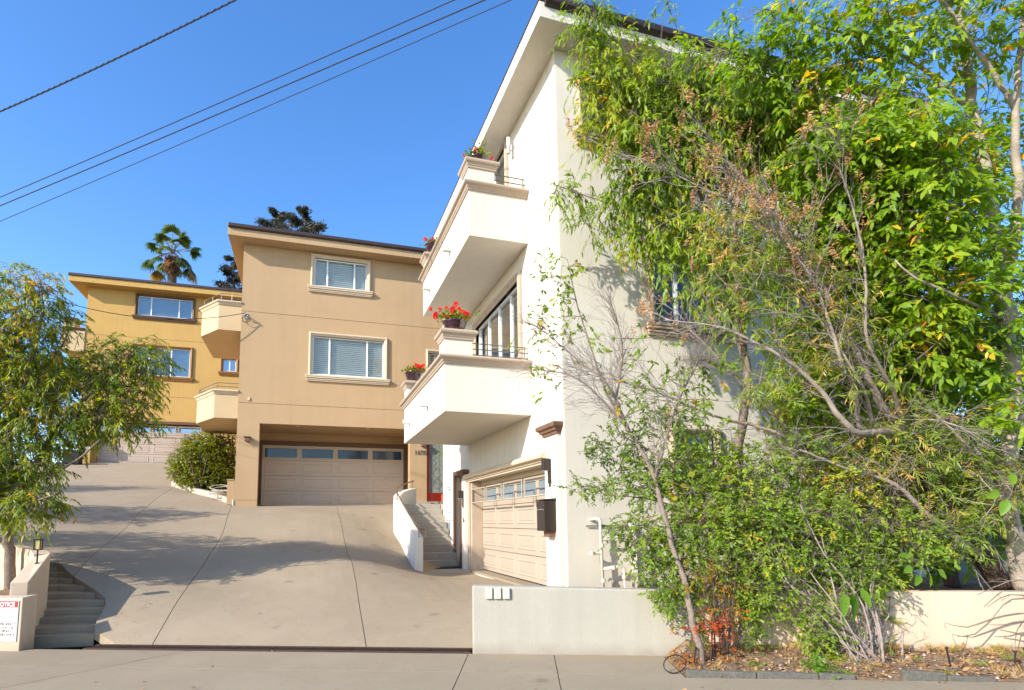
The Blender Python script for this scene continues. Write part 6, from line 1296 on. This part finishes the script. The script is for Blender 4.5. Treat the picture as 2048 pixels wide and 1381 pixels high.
# trees further up the left side, mostly beyond the frame
for i, (bx, by, h, rr, lab) in enumerate([(-9.6, 15.6, 4.6, 1.5, 'dense green tree behind the weeping tree at far left'), (-13.4, 20.4, 5.4, 1.9, 'spreading tree further up the slope at far left'), (-7.9, 12.3, 4.2, 1.4, 'bushy tree close behind the garden wall at far left')]):
    z0 = 0.5 + max(0, by - 12) * .12; q = np.array([bx, by, z0]); t = empty('weeping_tree', q, lab, 'tree', 'weeping trees up the left side')
    sk = [smooth_path([(q, .09), (q + (.1, 0, h * .3), .08), (q + (-.1, .2, h * .6), .05), (q + (0, 0, h * .9), .02)]), smooth_path([(q + (.1, 0, h * .35), .06), (q + (.7, -.4, h * .65), .035), (q + (1.2, -.6, h * .85), .015)]), smooth_path([(q + (0, 0, h * .4), .06), (q + (-.8, .3, h * .65), .035), (q + (-1.2, .5, h * .8), .015)]), smooth_path([(q + (0, 0, h * .5), .05), (q + (.2, .9, h * .75), .03), (q + (.3, 1.3, h * .9), .012)])]
    def wb(p, r):
        d = (p - CAM) @ CZ; c = RW.T @ (p - CAM); return (PPX + FPX * c[0] / -c[2], PPY - FPX * c[1] / -c[2], d, r * FPX / d, r * .8 * FPX / d, r)
    left_tree(t, sk, [wb(q + (0, 0, h * .8), rr * .75), wb(q + (rr * .6, -.4, h * .68), rr * .55), wb(q + (-rr * .6, .3, h * .7), rr * .55), wb(q + (.1, .8, h * .7), rr * .5), wb(q + (.3, -.2, h * .95), rr * .45), wb(q + (0, 0, h * .55), rr * .6)], (1000, 1200, 750)[i], .38, old=.03)
# round bush by the tan house
q = np.array([-3.75, 22.6, gz1(-3.75, 22.6) + .1]); t = empty('round_bush', q, 'rounded glossy yellow green bush beside the tan house corner', 'bush')
sk = [smooth_path([(q, .05), (q + (dx * .5, dy * .5, .7), .03), (q + (dx, dy, 1.3), .012)]) for dx, dy in ((0, 0), (.6, .2), (-.6, .1), (.3, -.5), (-.4, -.4))]
limbs(sk, 6).build('trunk', M['barkd'], t, smooth=True)
grow(t, sk, [(412, 925, 21.3, 56, 48, .9), (385, 940, 21.4, 45, 38, .7), (440, 900, 21.3, 30, 32, .6), (430, 955, 20.9, 40, 30, .6), (405, 895, 21.4, 40, 30, .6), (360, 935, 21.8, 24, 28, .45), (412, 962, 20.9, 52, 22, .6), (440, 945, 20.9, 30, 30, .5)], 4200, GREEN['box'], M['barkd'], .13, 9, .078, .052, .8, .05, 0, tint=.5, tvar=.2, out=1.0, sag=.3)
q = np.array([-4.6, 23.7, gz1(-4.6, 23.7) + .1]); t = empty('wispy_shrub', q, 'wispy pale flowering shrub at the outer end of the side bed', 'shrub')
sk = [smooth_path([(q, .03), (q + (dx * .4, dy, .5), .02), (q + (dx, dy, 1.1), .008)]) for dx, dy in ((-.5, 0), (0, .1), (.5, 0))]
limbs(sk, 5).build('trunk', M['barkd'], t, smooth=True)
grow(t, sk, [(352, 915, 22.5, 24, 30, .4), (375, 890, 22.8, 25, 22, .4), (350, 945, 22.2, 18, 14, .3)], 170, GREEN['straw'], M['barkd'], .22, 9, .05, .014, .7, .1, 0, tint=.75, tvar=.3, sag=.2)
# agave and red-leaved plant behind the bush
q = np.array([-2.95, 24.6, gz1(-2.95, 24.6) + .9]); t = empty('agave', q, 'blue green agave rosette behind the round bush', 'agave')
for i in range(20):
    a = rng.uniform(0, 6.28); el = rng.uniform(.35, 1.3); D = np.array([math.cos(a) * math.cos(el), math.sin(a) * math.cos(el), math.sin(el)])
    o = leaf_mesh('leaf', np.array([q]), np.array([D]), np.array([[0, 0, 1.]]) + .01, np.array([rng.uniform(.7, 1.0)]), np.array([.15]), np.array([rng.random()]), GREEN['agave'], t, None, .1, .3)
b = MB(); b.tube([q - (0, 0, .9), q + (0, 0, .05)], .1, 8); b.build('stem', M['barkd'], t)
q = np.array([-2.55, 23.0, gz1(-2.55, 23) + .1]); t = empty('russet_shrub', q, 'russet red shrub squeezed between agave and tan wall', 'shrub')
sk = [smooth_path([(q, .03), (q + (0, .1, .9), .02), (q + (.1, 0, 1.9), .01)])]; limbs(sk, 5).build('trunk', M['barkd'], t)
grow(t, sk, [(463, 885, 21.8, 12, 40, .25), (450, 870, 22.5, 20, 16, .3, .4)], 90, GREEN['dry'], M['barkd'], .18, 9, .07, .02, tint=.9, tvar=.15)

# plant in the orange planter
q = np.array([4.78, 19.7, 2.55]); t = empty('branching_plant', q, 'thin branching leafy plant growing from the orange planter', 'plant')
sk = [smooth_path([(q, .012), (q + (-.1, -.03, .5), .009), (q + (-.16, -.05, .95), .005)]), smooth_path([(q, .012), (q + (.03, -.03, .6), .009), (q + (-.02, -.03, 1.5), .004)]), smooth_path([(q, .012), (q + (-.1, -.1, .4), .008), (q + (-.3, -.12, .8), .004)])]
limbs(sk, 6).build('stem', M['barkw'], t)
e_ = sk[1][-1, :3]; P = e_ + rng.normal(0, .1, (40, 3)); a, d_, n_, tt, E = spray(P, rng.normal(0, 1, (40, 3)), .1, 5, .05, .025, .8, .1, np.full(40, .5)); leaf_mesh('foliage', a, d_, n_, .06, .03, tt, GREEN['small'], t)

# ------------------------------------------------------------------ flower pots on the balcony piers
def flower_pot(c, r, h, petal, label, n_fl, spread, wide=1.0):
    c = np.array(c); t = empty('flower_pot', c, label, 'flower pot', 'flower pots on the balcony piers')
    b = MB(); prof = [(0, 0), (r * .62, 0), (r * .8, h * .25), (r * .95, h * .65), (r, h * .85), (r * 1.06, h * .9), (r * 1.06, h), (r * .93, h), (r * .9, h * .85), (0, h * .84)]
    b.lathe(c, prof, 24); o = b.build('pot', M['pot'], t, smooth=True)
    n = 70; A = c + np.column_stack([rng.normal(0, r * .4, n), rng.normal(0, r * .4, n), np.full(n, h * .85)]); Bq = A + np.column_stack([rng.normal(0, spread * .55, n), rng.normal(0, spread * .4, n), rng.uniform(.4, 1.1, n) * spread * .9])
    V, F = twig_mesh(A, Bq, .004, .002, .08); quad_mesh('stems', V, F, GREEN['small'], t, 'stuff')
    nl = 420; i = rng.integers(0, n, nl); f = rng.uniform(.3, 1, (nl, 1)); P = A[i] * (1 - f) + Bq[i] * f; leaf_mesh('foliage', P, rng.normal(0, 1, (nl, 3)) + (0, 0, .1), np.array([0, 0, 1.]) + rng.normal(0, .5, (nl, 3)), rng.uniform(.03, .07, nl), rng.uniform(.03, .055, nl), rng.uniform(.1, .8, nl), GREEN['small'], t)
    hc = Bq[rng.choice(n, n_fl, replace=False)] + (0, 0, .02)
    for q in hc:                                                       # one head of blossom each
        m = 46; D = nrm(rng.normal(0, 1, (m, 3)) + (0, 0, .35)); rr = rng.uniform(.025, .05); P = q + D * rr * .75; leaf_mesh('blossom', P, np.cross(D, rng.normal(0, 1, (m, 3))) + D * .5, D, rr * .85, rr * .8, rng.random(m), petal, t, None, 0.0, .1)
    return t
flower_pot((2.64, 10.07, 5.163), .225, .22, GREEN['petal'], 'dark glazed bowl of bright red geraniums on the lower near pier', 20, .27)
flower_pot((2.6, 14.07, 5.183), .235, .24, GREEN['petal'], 'dark glazed bowl of red geraniums on the lower far pier', 17, .24)
flower_pot((3.14, 10.07, 8.643), .2, .16, GREEN['pink'], 'dark bowl of sparse pink flowers on the upper near pier', 8, .24)
flower_pot((3.09, 14.07, 8.783), .2, .18, GREEN['pink'], 'dark bowl of pink flowers on the upper far pier', 10, .18)

# ------------------------------------------------------------------ palm and conifers beyond the roofs
q = W(340, 640, 46); pt = W(345, 505, 46)
t = empty('fan_palm', (q[0], q[1], 8), 'tall fan palm rising behind the ochre roof', 'palm')
b = MB(); b.tube([(q[0], q[1], 6), (q[0], q[1], pt[2] - 2), pt + (0, 0, -.3)], [.42, .34, .36], 10); b.build('trunk', M['bark'], t, smooth=True)
for i in range(23):
    a = i * 2.4; el = 1.25 - 1.9 * (i / 23) + rng.normal(0, .08); D = np.array([math.cos(a) * math.cos(el), math.sin(a) * math.cos(el), math.sin(el)]); Lp = rng.uniform(1.2, 1.75); hub = pt + D * Lp - np.array([0, 0, .25 * Lp * (1 - math.sin(el))])
    S = nrm(np.cross(D, (0, 0, 1.)) + 1e-4); U = np.cross(S, D); k = 20; an = np.linspace(-1.75, 1.75, k); FD = D * np.cos(an)[:, None] + S * np.sin(an)[:, None] - U * 0.18 - np.array([0, 0, .12])
    dead = i > 20
    f = leaf_mesh('frond', np.tile(hub, (k, 1)), FD, np.tile(U, (k, 1)), rng.uniform(.75, .98, k), .16, np.full(k, 1.0 if dead else rng.uniform(.2, .75)) + rng.normal(0, .1, k), GREEN['palm'], t, None, .3 + .3 * (el < .2), .2)
    b = MB(); b.tube([pt, (pt + hub) / 2 + (0, 0, .05), hub], .035, 5); b.build('leaf_stalk', M['straw_stalk'] if 'straw_stalk' in M else M['barkw'], f)
P = pt + np.column_stack([rng.normal(0, .25, 150), rng.normal(0, .25, 150), rng.uniform(-1.2, -.1, 150)]); leaf_mesh('dead_skirt', P, rng.normal(0, .3, (150, 3)) + (0, 0, -1), rng.normal(0, 1, (150, 3)), rng.uniform(.5, 1.0, 150), .1, rng.uniform(0, .2, 150), GREEN['dry'], t)

def conifer(x, ytop, d, height, spread, label, n=26, lean=0.0):
    top = W(x, ytop, d); base = top - (0, 0, height); t = empty('cedar', base, label, 'conifer', 'dark cedars beyond the roofs')
    b = MB(); b.tube([base, (base + top) / 2 + (.2, 0, 0), top], [.35, .2, .03], 8); b.build('trunk', M['barkd'], t, smooth=True)
    A, Bq = [], []
    for i in range(n):
        f = (i + .5) / n; z = base + (top - base) * (.35 + .64 * f); a = i * 2.4 + rng.normal(0, .3); L = spread * (1 - f) ** .7 * rng.uniform(.6, 1.15) + .35; A.append(z); Bq.append(z + np.array([math.cos(a), math.sin(a), rng.uniform(-.1, .45)]) * L)
    A, Bq = np.array(A), np.array(Bq); V, F = twig_mesh(A, Bq, .07, .02, .08, 5); quad_mesh('branches', V, F, M['barkd'], t)
    m = 15000; i = rng.integers(0, n, m); f = rng.uniform(.15, 1.05, (m, 1)) ** .8; L = np.linalg.norm(Bq - A, axis=1)[i][:, None]; P = A[i] * (1 - f) + Bq[i] * f + rng.normal(0, 1, (m, 3)) * L * .15 * (1, 1, .5)
    D = nrm(Bq - A)[i] + rng.normal(0, .7, (m, 3)); leaf_mesh('crown', P, D, rng.normal(0, 1, (m, 3)), rng.uniform(.16, .38, m), rng.uniform(.04, .09, m), rng.random(m), GREEN['conifer'], t, droop=.1)
conifer(610, 420, 44, 10, 3.1, 'wide dark cedar showing above the tan roof'); conifer(555, 425, 46, 10, 2.6, 'smaller dark cedar left of the wide one above the tan roof', 22)
conifer(468, 512, 48, 13, 2.2, 'dark cedar in the gap between ochre and tan houses', 26)
# distant low growth at the far left, up the slope
for x, y, d, rx, ry, lab in ((110, 740, 42, 60, 30, 'distant rounded green tree low at far left'), (30, 760, 46, 80, 45, 'distant broad dark tree behind the weeping tree')):
    c = W(x, y, d); q = np.array([c[0], c[1], float(hz(c[0], c[1]))]); t = empty('distant_tree', q, lab, 'tree', 'distant trees at far left')
    sk = [smooth_path([(q, .3), ((q + c) / 2, .22), (c, .08)], .6)]; limbs(sk, 6).build('trunk', M['barkd'], t)
    grow(t, sk, [(x, y, d, rx, ry, 2), (x - rx * .5, y + ry * .4, d, rx * .6, ry * .7, 1.6), (x + rx * .5, y + ry * .3, d, rx * .6, ry * .7, 1.6)], 420, GREEN['small'], M['barkd'], .7, 9, .34, .16, tint=.35, tvar=.2, twig_r=.015)
